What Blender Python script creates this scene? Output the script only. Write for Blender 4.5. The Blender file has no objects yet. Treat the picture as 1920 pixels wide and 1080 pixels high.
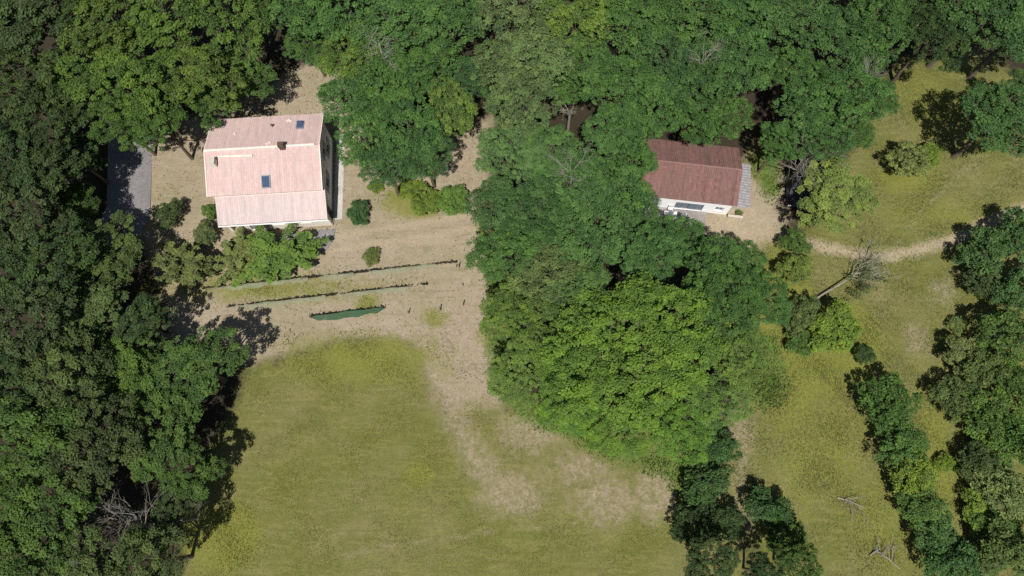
import bpy, math, random
import numpy as np
from mathutils import Vector, Matrix
R = math.radians
scene = bpy.context.scene
col = scene.collection

# ------------------------------------------------------------------ camera
cam_d = bpy.data.cameras.new('camera'); cam = bpy.data.objects.new('camera', cam_d); col.objects.link(cam)
cam.location = (0, 0, 66.0); cam.rotation_euler = (R(17.06), 0, 0)
cam_d.sensor_width = 36; cam_d.lens = 24.75; cam_d.clip_start = .5; cam_d.clip_end = 3000
scene.camera = cam
# ------------------------------------------------------------------ sky, sun, exposure
SUN_EL, SUN_AZ = 62.0, 6.0          # elevation; degrees west of (picture) south
w = bpy.data.worlds.new('World'); scene.world = w; w.use_nodes = True
nt = w.node_tree; nt.nodes.clear()
sky = nt.nodes.new('ShaderNodeTexSky'); sky.sky_type = 'NISHITA'; sky.sun_disc = False
sky.sun_elevation = R(SUN_EL); sky.sun_rotation = R(180 + SUN_AZ)
bg = nt.nodes.new('ShaderNodeBackground'); bg.inputs[1].default_value = .055
wo = nt.nodes.new('ShaderNodeOutputWorld')
nt.links.new(sky.outputs[0], bg.inputs[0]); nt.links.new(bg.outputs[0], wo.inputs[0])
sl = bpy.data.lights.new('sun', 'SUN'); sl.energy = 4.9; sl.angle = R(.53); sl.color = (1, .96, .9)
so = bpy.data.objects.new('sun', sl); col.objects.link(so)
sv = Vector((-math.sin(R(SUN_AZ)) * math.cos(R(SUN_EL)), -math.cos(R(SUN_AZ)) * math.cos(R(SUN_EL)), math.sin(R(SUN_EL))))
so.rotation_euler = sv.to_track_quat('Z', 'Y').to_euler(); so.location = (0, 0, 90)
vs = scene.view_settings; vs.view_transform = 'Standard'; vs.look = 'None'; vs.exposure = .2; vs.gamma = 1
vs.use_curve_mapping = False
cy = scene.cycles; cy.max_bounces = 6; cy.diffuse_bounces = 3; cy.transmission_bounces = 4; cy.transparent_max_bounces = 8
cy.use_denoising = False; cy.caustics_reflective = False; cy.caustics_refractive = False; cy.use_adaptive_sampling = False
scene.render.filter_size = 2.0

# ------------------------------------------------------------------ helpers
def tag(o, label=None, cat=None, group=None, kind=None):
    if label: o['label'] = label
    if cat: o['category'] = cat
    if group: o['group'] = group
    if kind: o['kind'] = kind
    return o
def link(name, data, parent=None):
    o = bpy.data.objects.new(name, data); col.objects.link(o)
    if parent: o.parent = parent
    return o
def empty(name, loc=(0, 0, 0), rz=0):
    o = link(name, None); o.location = loc; o.rotation_euler = (0, 0, rz); o.empty_display_size = .3
    return o
class MB:
    def __init__(s): s.v = []; s.f = []; s.t = []
    def poly(s, pts, t=.5):
        b = len(s.v); s.v += [tuple(p) for p in pts]; s.f.append(tuple(range(b, b + len(pts)))); s.t.append(t)
    def box(s, x0, x1, y0, y1, z0, z1, t=.5):
        b = len(s.v)
        s.v += [(x0,y0,z0),(x1,y0,z0),(x1,y1,z0),(x0,y1,z0),(x0,y0,z1),(x1,y0,z1),(x1,y1,z1),(x0,y1,z1)]
        for f in ((0,3,2,1),(4,5,6,7),(0,1,5,4),(1,2,6,5),(2,3,7,6),(3,0,4,7)): s.f.append(tuple(b+i for i in f)); s.t.append(t)
    def prism(s, poly, a, b_, axis=0):
        # poly of (p,q) extruded along axis from a to b_
        n = len(poly); b = len(s.v)
        for e in (a, b_):
            for p, q in poly:
                s.v.append((e,p,q) if axis == 0 else (p,e,q) if axis == 1 else (p,q,e))
        for i in range(n):
            j = (i+1) % n; s.f.append((b+i, b+j, b+n+j, b+n+i)); s.t.append(.5)
        s.f.append(tuple(b+i for i in reversed(range(n)))); s.f.append(tuple(b+n+i for i in range(n))); s.t += [.5, .5]
    def tube(s, pts, rad, n=5, t=.5):
        pts = [Vector(p) for p in pts]; b = len(s.v); m = len(pts)
        for i, p in enumerate(pts):
            d = (pts[min(i+1, m-1)] - pts[max(i-1, 0)]).normalized()
            a = d.orthogonal().normalized(); c = d.cross(a)
            r = rad[i] if isinstance(rad, (list, tuple)) else rad
            for k in range(n):
                g = 2*math.pi*k/n; s.v.append(tuple(p + a*(r*math.cos(g)) + c*(r*math.sin(g))))
        for i in range(m-1):
            for k in range(n):
                k2 = (k+1) % n; s.f.append((b+i*n+k, b+i*n+k2, b+(i+1)*n+k2, b+(i+1)*n+k)); s.t.append(t)
        s.f.append(tuple(b+k for k in reversed(range(n)))); s.f.append(tuple(b+(m-1)*n+k for k in range(n))); s.t += [t, t]
    def mesh(s, name, mat, smooth=False):
        me = bpy.data.meshes.new(name); me.from_pydata(s.v, [], s.f)
        a = me.attributes.new('tint', 'FLOAT', 'FACE'); a.data.foreach_set('value', s.t)
        if mat: me.materials.append(mat)
        if smooth: me.shade_smooth()
        import bmesh
        bm = bmesh.new(); bm.from_mesh(me); bmesh.ops.recalc_face_normals(bm, faces=bm.faces); bm.to_mesh(me); bm.free()
        return me
    def build(s, name, mat, parent=None, smooth=False): return link(name, s.mesh(name, mat, smooth), parent)
def np_mesh(name, verts, k, mat, tint=None, colr=None):
    """verts (N*k,3): N separate faces of k corners"""
    n = len(verts)//k; me = bpy.data.meshes.new(name)
    me.vertices.add(n*k); me.vertices.foreach_set('co', np.ascontiguousarray(verts, np.float32).ravel())
    me.loops.add(n*k); me.loops.foreach_set('vertex_index', np.arange(n*k, dtype=np.int32))
    me.polygons.add(n); me.polygons.foreach_set('loop_start', np.arange(0, n*k, k, dtype=np.int32))
    me.update(calc_edges=True)
    if tint is not None:
        a = me.attributes.new('tint', 'FLOAT', 'FACE'); a.data.foreach_set('value', tint.astype(np.float32))
    if colr is not None:
        a = me.attributes.new('colr', 'FLOAT_COLOR', 'FACE')
        a.data.foreach_set('color', np.c_[colr, np.ones(n)].astype(np.float32).ravel())
    if mat: me.materials.append(mat)
    return me

# ------------------------------------------------------------------ materials
class NT:
    def __init__(s, name):
        s.m = bpy.data.materials.new(name); s.m.use_nodes = True; s.t = s.m.node_tree; s.t.nodes.clear()
        s.out = s.n('ShaderNodeOutputMaterial')
    def n(s, typ, **kw):
        o = s.t.nodes.new(typ)
        for k, v in kw.items(): setattr(o, k, v)
        return o
    def set(s, sock, v):
        if isinstance(v, bpy.types.NodeSocket): s.t.links.new(v, sock)
        elif isinstance(v, (tuple, list)) and len(v) == 3 and sock.type == 'RGBA': sock.default_value = (*v, 1)
        else: sock.default_value = v
    def math(s, op, a, b=0.0, c=None, clamp=False):
        o = s.n('ShaderNodeMath', operation=op, use_clamp=clamp); s.set(o.inputs[0], a); s.set(o.inputs[1], b)
        if c is not None: s.set(o.inputs[2], c)
        return o.outputs[0]
    def mix(s, f, a, b, blend='MIX'):
        o = s.n('ShaderNodeMix', data_type='RGBA', blend_type=blend); o.clamp_factor = True
        s.set(o.inputs[0], f); s.set(o.inputs[6], a); s.set(o.inputs[7], b); return o.outputs[2]
    def noise(s, scale, detail=4, rough=.6, vec=None, dist=0):
        o = s.n('ShaderNodeTexNoise'); o.inputs['Scale'].default_value = scale; o.inputs['Detail'].default_value = detail
        o.inputs['Roughness'].default_value = rough; o.inputs['Distortion'].default_value = dist
        if vec is not None: s.t.links.new(vec, o.inputs['Vector'])
        return o.outputs['Fac']
    def coord(s, which='Object'): return s.n('ShaderNodeTexCoord').outputs[which]
    def attr(s, name, out='Fac'): return s.n('ShaderNodeAttribute', attribute_name=name).outputs[out]
    def rng(s, v, a, b, c, d):
        o = s.n('ShaderNodeMapRange'); s.set(o.inputs[0], v)
        for i, q in enumerate((a, b, c, d)): o.inputs[1+i].default_value = q
        return o.outputs[0]
    def hsv(s, colr, h=.5, sa=1., v=1.):
        o = s.n('ShaderNodeHueSaturation'); s.set(o.inputs['Color'], colr); s.set(o.inputs['Hue'], h); s.set(o.inputs['Saturation'], sa); s.set(o.inputs['Value'], v)
        return o.outputs[0]
    def bsdf(s, colr, rough=.8, spec=.3, normal=None, metal=0):
        o = s.n('ShaderNodeBsdfPrincipled'); s.set(o.inputs['Base Color'], colr); s.set(o.inputs['Roughness'], rough)
        o.inputs['Specular IOR Level'].default_value = spec; o.inputs['Metallic'].default_value = metal
        if normal is not None: s.t.links.new(normal, o.inputs['Normal'])
        return o.outputs[0]
    def bump(s, h, strength=.3, dist=.05):
        o = s.n('ShaderNodeBump'); o.inputs['Strength'].default_value = strength; o.inputs['Distance'].default_value = dist
        s.t.links.new(h, o.inputs['Height']); return o.outputs[0]
    def done(s, sh): s.t.links.new(sh, s.out.inputs['Surface']); return s.m

def plain(name, c1, c2=None, scale=3, rough=.8, spec=.3, grain=.18, metal=0):
    t = NT(name); v = t.coord(); c2 = c2 or tuple(.8*x for x in c1)
    n1 = t.noise(scale, 5, .65, v); n2 = t.noise(scale*9, 3, .6, v)
    c = t.mix(t.rng(n1, .35, .65, 0, 1), c1, c2)
    c = t.hsv(c, v=t.rng(n2, .25, .75, 1-grain, 1+grain))
    return t.done(t.bsdf(c, rough, spec, t.bump(n2, .2, .02), metal))

def leaf_material():
    t = NT('foliage'); oi = t.n('ShaderNodeObjectInfo'); tint = t.attr('tint')
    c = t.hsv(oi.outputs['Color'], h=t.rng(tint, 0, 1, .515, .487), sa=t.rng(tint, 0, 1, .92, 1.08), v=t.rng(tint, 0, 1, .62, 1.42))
    p = t.bsdf(c, .6, .16)
    tr = t.n('ShaderNodeBsdfTranslucent'); t.set(tr.inputs[0], t.hsv(c, h=.485, sa=1.1, v=1.5))
    m = t.n('ShaderNodeMixShader'); m.inputs[0].default_value = .28; t.t.links.new(p, m.inputs[1]); t.t.links.new(tr.outputs[0], m.inputs[2])
    return t.done(m.outputs[0])
M_leaf = leaf_material()
def bark_material(name, a, b):
    t = NT(name); v = t.coord(); n = t.noise(6, 5, .7, v); n2 = t.noise(1.2, 3, .6, v)
    c = t.mix(t.rng(n, .35, .65, 0, 1), a, b); c = t.hsv(c, v=t.rng(n2, .3, .7, .8, 1.2))
    return t.done(t.bsdf(c, .9, .15, t.bump(n, .5, .03)))
M_bark = bark_material('bark', (.16, .13, .10), (.09, .07, .05))
M_dead = bark_material('dead_wood', (.29, .275, .235), (.19, .175, .14))
M_post = bark_material('post_wood', (.12, .09, .065), (.07, .05, .04))

def ground_material():
    t = NT('ground'); v = t.coord()
    za = t.n('ShaderNodeAttribute', attribute_name='zone_a'); zb = t.n('ShaderNodeAttribute', attribute_name='zone_b')
    sa = t.n('ShaderNodeSeparateColor'); t.t.links.new(za.outputs['Color'], sa.inputs[0])
    sb = t.n('ShaderNodeSeparateColor'); t.t.links.new(zb.outputs['Color'], sb.inputs[0])
    nL = t.noise(.12, 4, .6, v); nM = t.noise(.7, 6, .7, v); nS = t.noise(4, 5, .7, v); nF = t.noise(16, 3, .65, v)
    nP = t.noise(.33, 5, .68, v, .6); nQ = t.noise(1.7, 5, .72, v)
    edge = t.math('ADD', t.math('MULTIPLY', t.math('SUBTRACT', nM, .5), 1.7), t.math('MULTIPLY', t.math('SUBTRACT', nS, .5), 1.1))
    def fac(w, soft=1.0, sh=1.6):
        x = t.math('ADD', t.math('MULTIPLY', t.math('SUBTRACT', w, .5), sh), .5)
        return t.math('ADD', x, t.math('MULTIPLY', t.math('MULTIPLY', edge, soft), t.math('MULTIPLY', t.math('MULTIPLY', w, t.math('SUBTRACT', 1., w)), 4.)), clamp=True)
    c = t.mix(t.rng(nM, .3, .7, 0, 1), (.042, .031, .022), (.028, .027, .015))        # leaf litter
    dry = t.mix(t.rng(nP, .36, .64, 0, 1), (.300, .246, .180), (.235, .198, .120))
    mp = t.n('ShaderNodeMapping'); t.t.links.new(v, mp.inputs[0]); mp.inputs['Rotation'].default_value = (0, 0, R(-6.4)); mp.inputs['Scale'].default_value = (.12, 1.6, 1)
    nB = t.noise(1.0, 5, .62, mp.outputs[0])
    dry = t.mix(t.rng(nB, .38, .62, 0, .75), dry, (.34, .285, .212)); dry = t.mix(t.rng(nB, .52, .66, 0, .8), dry, (.20, .168, .10)); dry = t.mix(t.rng(nL, .5, .62, 0, .5), dry, (.205, .19, .095))
    dry = t.mix(t.rng(nQ, .45, .75, 0, .7), dry, (.37, .305, .232))
    dry = t.mix(t.rng(nS, .5, .72, 0, .75), dry, (.185, .148, .088))
    c = t.mix(fac(sa.outputs[0]), c, dry)
    ol = t.mix(t.rng(nP, .34, .66, 0, 1), (.132, .135, .040), (.175, .160, .068))
    ol = t.mix(t.rng(nL, .42, .6, 0, .75), ol, (.116, .128, .028))
    ol = t.mix(t.rng(nQ, .52, .75, 0, .65), ol, (.212, .183, .085))
    mq = t.n('ShaderNodeMapping'); t.t.links.new(v, mq.inputs[0]); mq.inputs['Rotation'].default_value = (0, 0, R(24)); mq.inputs['Scale'].default_value = (.35, 1.9, 1)
    nW = t.noise(1.1, 6, .68, mq.outputs[0], .8); ol = t.mix(t.rng(nW, .5, .68, 0, .6), ol, (.205, .19, .062)); ol = t.mix(t.rng(nW, .5, .34, 0, .55), ol, (.10, .115, .026))
    ol = t.mix(t.rng(nS, .52, .75, 0, .5), ol, (.115, .11, .03))
    c = t.mix(fac(sa.outputs[1], 1.2), c, ol)
    ba = t.mix(t.rng(nQ, .35, .65, 0, 1), (.26, .21, .155), (.37, .30, .235))
    ba = t.mix(t.rng(nS, .46, .62, 0, .85), ba, (.19, .155, .085))
    c = t.mix(t.math('MULTIPLY', fac(sa.outputs[2], 1.5, .95), t.math('MULTIPLY', t.rng(nS, .3, .6, 1, .5), t.rng(nQ, .35, .55, .25, 1))), c, ba)
    lush = t.mix(t.rng(nQ, .35, .65, 0, 1), (.145, .165, .032), (.185, .18, .042))
    c = t.mix(t.math('MULTIPLY', fac(sb.outputs[0], 1.4, 1.3), .85), c, lush)
    tr = t.mix(t.rng(nQ, .35, .65, 0, 1), (.37, .30, .21), (.30, .245, .165))
    c = t.mix(t.math('MULTIPLY', fac(sb.outputs[1], 1.3), .88), c, tr)
    gr = t.mix(t.rng(nQ, .35, .65, 0, 1), (.085, .135, .03), (.12, .15, .04))
    c = t.mix(fac(sb.outputs[2], 1.5), c, gr)
    c = t.hsv(c, v=t.math('MULTIPLY', t.rng(nF, .25, .75, .72, 1.28), t.rng(nS, .3, .7, .86, 1.14)))
    h = t.math('ADD', t.math('MULTIPLY', nF, .35), nS)
    return t.done(t.bsdf(c, .95, .08, t.bump(h, .55, .12)))
M_ground = ground_material()
def grass_material():
    t = NT('grass_blades'); c = t.attr('colr', 'Color'); p = t.bsdf(c, .75, .12)
    tr = t.n('ShaderNodeBsdfTranslucent'); t.t.links.new(c, tr.inputs[0])
    m = t.n('ShaderNodeMixShader'); m.inputs[0].default_value = .3; t.t.links.new(p, m.inputs[1]); t.t.links.new(tr.outputs[0], m.inputs[2])
    return t.done(m.outputs[0])
M_grass = grass_material()
def tile_material(name, a, b, cc, lich, k):
    t = NT(name); v = t.coord(); tint = t.attr('tint')
    n1 = t.noise(.55, 5, .65, v); n2 = t.noise(3.2, 4, .7, v); n3 = t.noise(14, 3, .6, v)
    c = t.mix(t.rng(tint, 0, 1, 0, 1), a, b)
    c = t.mix(t.rng(n1, .42, .68, 0, .7), c, cc)
    mp = t.n('ShaderNodeMapping'); t.t.links.new(v, mp.inputs[0]); mp.inputs['Scale'].default_value = (2.2, .28, .28)
    n4 = t.noise(1.3, 5, .7, mp.outputs[0]); c = t.hsv(c, sa=t.rng(n4, .35, .65, 1.06, .82), v=t.rng(n4, .35, .68, 1.06, .84))
    c = t.mix(t.rng(n2, .56, .74, 0, k), c, lich)
    c = t.hsv(c, v=t.rng(n3, .25, .75, .88, 1.12))
    return t.done(t.bsdf(c, .85, .2, t.bump(n3, .2, .02)))
M_pink = tile_material('pale_pink_tiles', (.475, .335, .305), (.57, .425, .395), (.525, .40, .37), (.43, .355, .325), .6)
M_pink2 = tile_material('faded_pink_tiles', (.48, .38, .36), (.565, .455, .435), (.50, .425, .405), (.43, .375, .355), .5)
M_red = tile_material('red_brown_tiles', (.160, .082, .073), (.285, .153, .134), (.215, .132, .114), (.28, .21, .172), .8)
M_ridge = plain('mortared_ridge', (.74, .66, .58), (.66, .53, .46), 2.5)
M_white = plain('white_render', (.88, .885, .89), (.85, .855, .86), .9, .9, .1, .05)
M_cream = plain('cream_render', (.70, .66, .57), (.62, .57, .48), .9, .9, .1, .07)
M_greyr = plain('grey_render', (.74, .74, .75), (.68, .68, .69), .8, .9, .1, .06)
M_conc = plain('concrete', (.47, .45, .42), (.38, .36, .33), .9, .9, .2, .1)
M_pave = plain('worn_paving', (.27, .25, .235), (.20, .185, .17), 1.5, .9, .2, .15)
M_asph = plain('asphalt', (.20, .19, .192), (.165, .155, .152), .5, .9, .2, .22)
M_fibre = plain('fibre_cement', (.30, .29, .30), (.20, .195, .20), 3, .9, .2, .15)
M_dark = plain('dark_metal', (.06, .06, .07), None, 3, .5, .4)
M_wood = plain('brown_wood', (.11, .07, .05), (.08, .05, .035), 3, .7, .3)
M_shut = plain('blue_grey_paint', (.20, .23, .27), (.17, .20, .24), 2, .6, .3, .06)
M_door = plain('blue_grey_door', (.15, .185, .23), (.13, .16, .20), 2, .5, .3, .06)
M_stone = plain('pale_stone', (.55, .49, .40), (.42, .37, .30), 4, .9, .2)
M_plast = plain('white_plastic', (.72, .72, .71), (.66, .66, .65), 3, .5, .4, .05)
def glass_material():
    t = NT('window_glass'); return t.done(t.bsdf((.05, .075, .13), .08, .6))
M_glass = glass_material()
M_carglass = plain('dark_car_glass', (.02, .02, .024), None, 1, .35, .3, .03)
M_car = plain('dark_car_paint', (.028, .026, .045), (.024, .022, .04), 1, .4, .4, .03)
M_tyre = plain('tyre_rubber', (.02, .02, .02), None, 3, .8, .2)
def net_material(name, a, hole):
    t = NT(name); v = t.coord(); n = t.noise(1.1, 5, .7, v); n2 = t.noise(7, 3, .6, v)
    c = t.hsv(a, v=t.rng(n, .3, .7, .75, 1.25))
    p = t.bsdf(c, .7, .25); tp = t.n('ShaderNodeBsdfTransparent')
    m = t.n('ShaderNodeMixShader'); f = t.math('ADD', t.rng(n, .35, .65, hole-.28, hole+.28), t.rng(n2, .3, .7, -.15, .15), clamp=True)
    t.t.links.new(f, m.inputs[0]); t.t.links.new(p, m.inputs[1]); t.t.links.new(tp.outputs[0], m.inputs[2])
    return t.done(m.outputs[0])
M_net_pale = net_material('faded_green_net', (.285, .30, .20), .5)
M_net_dark = net_material('green_net', (.040, .085, .042), .08)

# ------------------------------------------------------------------ ground zones (metres)
Z = {'bare': [('line', 0.3, (0.04, [(36.16, 22.46), (38.33, 24.43), (40.03, 26.72), (41.41, 28.46), (43.62, 30.23), (46.24, 32.64), (48.13, 33.85)])),
          ('line', 0.22,
           (0.02, [(-14.97, -4.56), (-12.21, -3.81), (-9.41, -3.46), (-5.19, -2.84), (-0.47, -2.12), (4.27, -1.81), (7.13, -1.22), (9.55, -0.22), (11.5, 0.46), (14.39, 0.78)])),
          ('line', 0.9, (1.1, [(-7.33, 12.32), (-6.24, 9.55), (-4.83, 6.84), (-3.41, 3.96), (-1.45, 1.85)])), ('blob', 0.9, (1.97, 6.6, 3.06, 2.12)),
          ('blob', 0.9, (0.1, 0.92, 2.78, 1.88)), ('blob', 0.9, (8.62, 0.32, 2.89, 2.0)), ('blob', 0.8, (12.85, 0.69, 2.22, 2.24)), ('blob', 0.9, (6.06, 3.02, 2.5, 1.29)),
          ('blob', 0.7, (-4.6, 14.91, 2.78, 3.53)), ('line', 0.7, (0.5, [(21.31, 6.84), (21.51, 4.91), (20.75, 2.08), (20.38, 0.23), (20.86, -1.81)])),
          ('blob', 0.7, (20.96, 6.84, 1.11, 2.35)), ('blob', 1.0, (-4.96, 32.94, 1.94, 2.94)), ('blob', 0.8, (38.85, 14.91, 1.0, 1.18)),
          ('blob', 0.8, (42.31, 19.98, 1.11, 0.94))],
 'dry': [('poly', 1.0,
          [(-40.58, 38.53), (-31.68, 39.49), (-27.47, 42.4), (-20.39, 47.07), (-15.37, 41.1), (-10.5, 33.55), (-7.22, 34.77), (-5.07, 38.21), (-1.98, 39.49), (-2.43, 28.17),
           (-1.02, 14.91), (-0.49, 6.84), (-2.94, 5.39), (-8.03, 10.8), (-9.7, 14.65), (-16.36, 14.91), (-24.29, 12.58), (-32.06, 13.87), (-34.68, 21.35), (-38.2, 27.01)]),
         ('blob', 1.2, (23.67, 27.01, 4.17, 3.53)), ('poly', 1.0, [(15.68, 28.17), (26.62, 29.35), (27.78, 25.28), (24.4, 23.58), (19.72, 24.71)]),
         ('blob', 0.8, (25.78, 31.73, 2.22, 3.53)), ('blob', 1.5, (39.69, 43.72, 0.01, 0.01))],
 'green': [('line', 0.9, (0.9, [(-1.53, 14.91), (-1.0, 10.8), (1.24, 8.31), (4.94, 7.08), (9.28, 4.67), (14.57, 3.49), (16.3, 0.69), (16.54, -2.48)])),
           ('blob', 0.7, (26.39, 32.33, 1.11, 2.35)), ('line', 0.5, (0.5, [(-3.24, 28.17), (-2.1, 21.35), (-1.55, 17.02)])), ('blob', 0.9, (23.25, 12.32, 2.78, 3.53))],
 'lush': [('blob', 0.5, (-8.37, 2.64, 1.22, 0.94)), ('blob', 1.6, (-13.69, 13.09, 6.67, 2.06)), ('blob', 1.0, (-25.46, -2.93, 3.33, 2.94)),
          ('blob', 0.6, (-7.48, 17.18, 1.11, 0.82)), ('blob', 0.6, (-2.05, 15.43, 1.22, 0.94)), ('blob', 0.6, (-14.02, 18.62, 1.11, 1.06)),
          ('blob', 0.8, (-9.78, 29.35, 3.33, 1.76)), ('blob', 0.8, (26.19, 15.96, 3.33, 9.41)), ('blob', 0.8, (32.2, 14.91, 3.33, 4.12)), ('blob', 0.8, (38.94, 3.96, 1.39, 7.06)),
          ('blob', 1.2, (-24.06, 20.25, 7.78, 1.18)), ('blob', 2.4, (25.87, 8.8, 1.67, 2.94)), ('blob', 2.4, (29.82, 4.91, 1.67, 3.53)), ('blob', 2.4, (32.67, -2.03, 1.67, 2.94)),
          ('blob', 2.0, (26.17, 3.02, 1.33, 2.35)), ('blob', 2.0, (44.33, 28.17, 3.33, 0.94)), ('blob', 2.0, (43.84, 41.1, 1.44, 2.35)), ('blob', 0.8, (40.69, 32.33, 3.33, 1.76)),
          ('blob', 0.8, (-1.03, 15.96, 0.89, 3.53)), ('blob', 1.0, (28.24, 11.81, 4.44, 2.35))],
 'olive': [('poly', 1.3,
            [(-24.76, 12.32), (-17.36, 14.65), (-11.27, 15.33), (-8.64, 13.61), (-5.97, 8.8), (1.99, 8.8), (21.61, 5.87), (20.24, -8.13), (-28.98, -8.13), (-29.13, -0.22),
             (-26.63, 6.84)]),
           ('poly', 1.2,
            [(33.54, 32.33), (38.62, 40.45), (41.73, 45.72), (50.82, 47.75), (58.49, 40.45), (52.43, -8.13), (23.92, -8.13), (20.32, -2.48), (20.22, 6.84), (23.97, 14.39),
             (26.05, 24.15), (30.13, 27.01)]),
           ('blob', 0.8, (25.97, 33.55, 1.67, 2.35)), ('blob', 1.2, (-8.51, 24.15, 0.01, 0.01))],
 'track': [('line', 0.6,
            (0.55, [(19.88, 26.72), (23.64, 26.72), (26.74, 25.57), (30.9, 24.6), (33.98, 23.81), (36.58, 23.47), (40.41, 24.15), (44.37, 25.45), (47.91, 27.12), (54.39, 29.64)])),
           ('line', 0.35, (0.28, [(-18.28, 25.4), (-13.95, 26.31), (-9.15, 27.12), (-4.05, 28.05), (-0.54, 28.46)])),
           ('line', 0.35, (0.28, [(-18.17, 24.03), (-13.87, 24.88), (-9.09, 25.51), (-4.03, 26.55), (-0.54, 27.01)])),
           ('line', 0.3, (0.08, [(-13.82, 24.15), (-9.07, 24.88), (-4.01, 25.51)])), ('blob', 0.8, (23.67, 27.01, 2.78, 2.06))]}
def seg_d(px, py, a, b):
    ax, ay = a; bx, by = b; dx, dy = bx-ax, by-ay; t = np.clip(((px-ax)*dx + (py-ay)*dy)/(dx*dx+dy*dy+1e-9), 0, 1)
    return np.hypot(px-ax-t*dx, py-ay-t*dy)
def poly_sd(px, py, poly):
    d = np.full(px.shape, 1e9); ins = np.zeros(px.shape, bool); n = len(poly)
    for i in range(n):
        a, b = poly[i], poly[(i+1) % n]; d = np.minimum(d, seg_d(px, py, a, b))
        if a[1] != b[1]:
            ins ^= ((a[1] > py) != (b[1] > py)) & (px < (b[0]-a[0])*(py-a[1])/(b[1]-a[1]) + a[0])
    return np.where(ins, -d, d)
def zone(name, px, py):
    wgt = np.zeros(px.shape)
    for kind, soft, dat in Z[name]:
        if kind == 'poly': sd = poly_sd(px, py, dat)
        elif kind == 'line':
            sd = np.full(px.shape, 1e9)
            for a, b in zip(dat[1][:-1], dat[1][1:]): sd = np.minimum(sd, seg_d(px, py, a, b))
            sd = sd - dat[0]
        else:
            cx, cyy, rx, ry = dat; sd = (np.hypot((px-cx)/rx, (py-cyy)/ry) - 1)*min(rx, ry)
        wgt = np.maximum(wgt, np.clip(.5 - sd/(2*soft), 0, 1))
    return wgt
def gz(x, y):
    return .035*(np.sin(x*.31+1.3*np.sin(y*.17)) + np.sin(y*.43+1.7*np.sin(x*.23)))*.8
def make_ground():
    inner_x = np.arange(-70, 70.01, .4); inner_y = np.arange(-20, 75.01, .4)
    out = np.array([1.5, 4, 8, 15, 30, 60, 120, 250, 500.])
    xs = np.r_[-70-out[::-1], inner_x, 70+out]; ys = np.r_[-20-out[::-1], inner_y, 75+out]
    X, Y = np.meshgrid(xs, ys); x = X.ravel(); y = Y.ravel(); nx, ny = len(xs), len(ys)
    zz = gz(x, y); vert = np.c_[x, y, zz].astype(np.float32)
    i = np.arange(nx*ny).reshape(ny, nx)
    q = np.stack([i[:-1, :-1], i[:-1, 1:], i[1:, 1:], i[1:, :-1]], -1).reshape(-1, 4).astype(np.int32)
    me = bpy.data.meshes.new('ground'); me.vertices.add(len(vert)); me.vertices.foreach_set('co', vert.ravel())
    me.loops.add(q.size); me.loops.foreach_set('vertex_index', q.ravel())
    me.polygons.add(len(q)); me.polygons.foreach_set('loop_start', np.arange(0, q.size, 4, dtype=np.int32)); me.update(calc_edges=True)
    me.shade_smooth()
    for nm, zs in (('zone_a', ('dry', 'olive', 'bare')), ('zone_b', ('lush', 'track', 'green'))):
        a = me.attributes.new(nm, 'FLOAT_COLOR', 'POINT')
        a.data.foreach_set('color', np.stack([zone(k, x, y) for k in zs] + [np.ones(len(x))], -1).astype(np.float32).ravel())
    me.materials.append(M_ground)
    return tag(link('ground', me), 'dry grass and meadow ground of the clearing and wood', kind='structure')
make_ground()

def slab(name, poly, z1, mat, label, z0=-.25):
    m = MB(); m.prism(poly, z0, z1, 2); return tag(m.build(name, mat), label, kind='structure')
slab('driveway', [(-42.6, 38.5), (-38.2, 38.5), (-37.5, 35.2), (-37.0, 31.0), (-36.6, 27.6), (-38.6, 24.0), (-42.3, 24.0), (-41.2, 29.0)], .055, M_asph, 'grey asphalt driveway left of the pink-roofed house')
slab('forecourt', [(-27.5, 25.6), (-17.75, 26.5), (-17.9, 25.2), (-18.7, 24.0), (-21.5, 23.6), (-27.0, 23.9)], .05, M_asph, 'grey asphalt forecourt in front of the pink-roofed house')
for (xa, ya, xb, yb) in ((-17.98, 37.2, -17.86, 34.05), (-17.86, 34.02, -17.72, 30.85), (-17.72, 30.82, -17.6, 27.5)):
    pth = slab('path_slab', [(xa-.45, ya), (xa+.42, ya), (xb+.45, yb), (xb-.42, yb)], .065, M_conc, 'pale concrete path along the right wall of the pink-roofed house')

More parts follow.
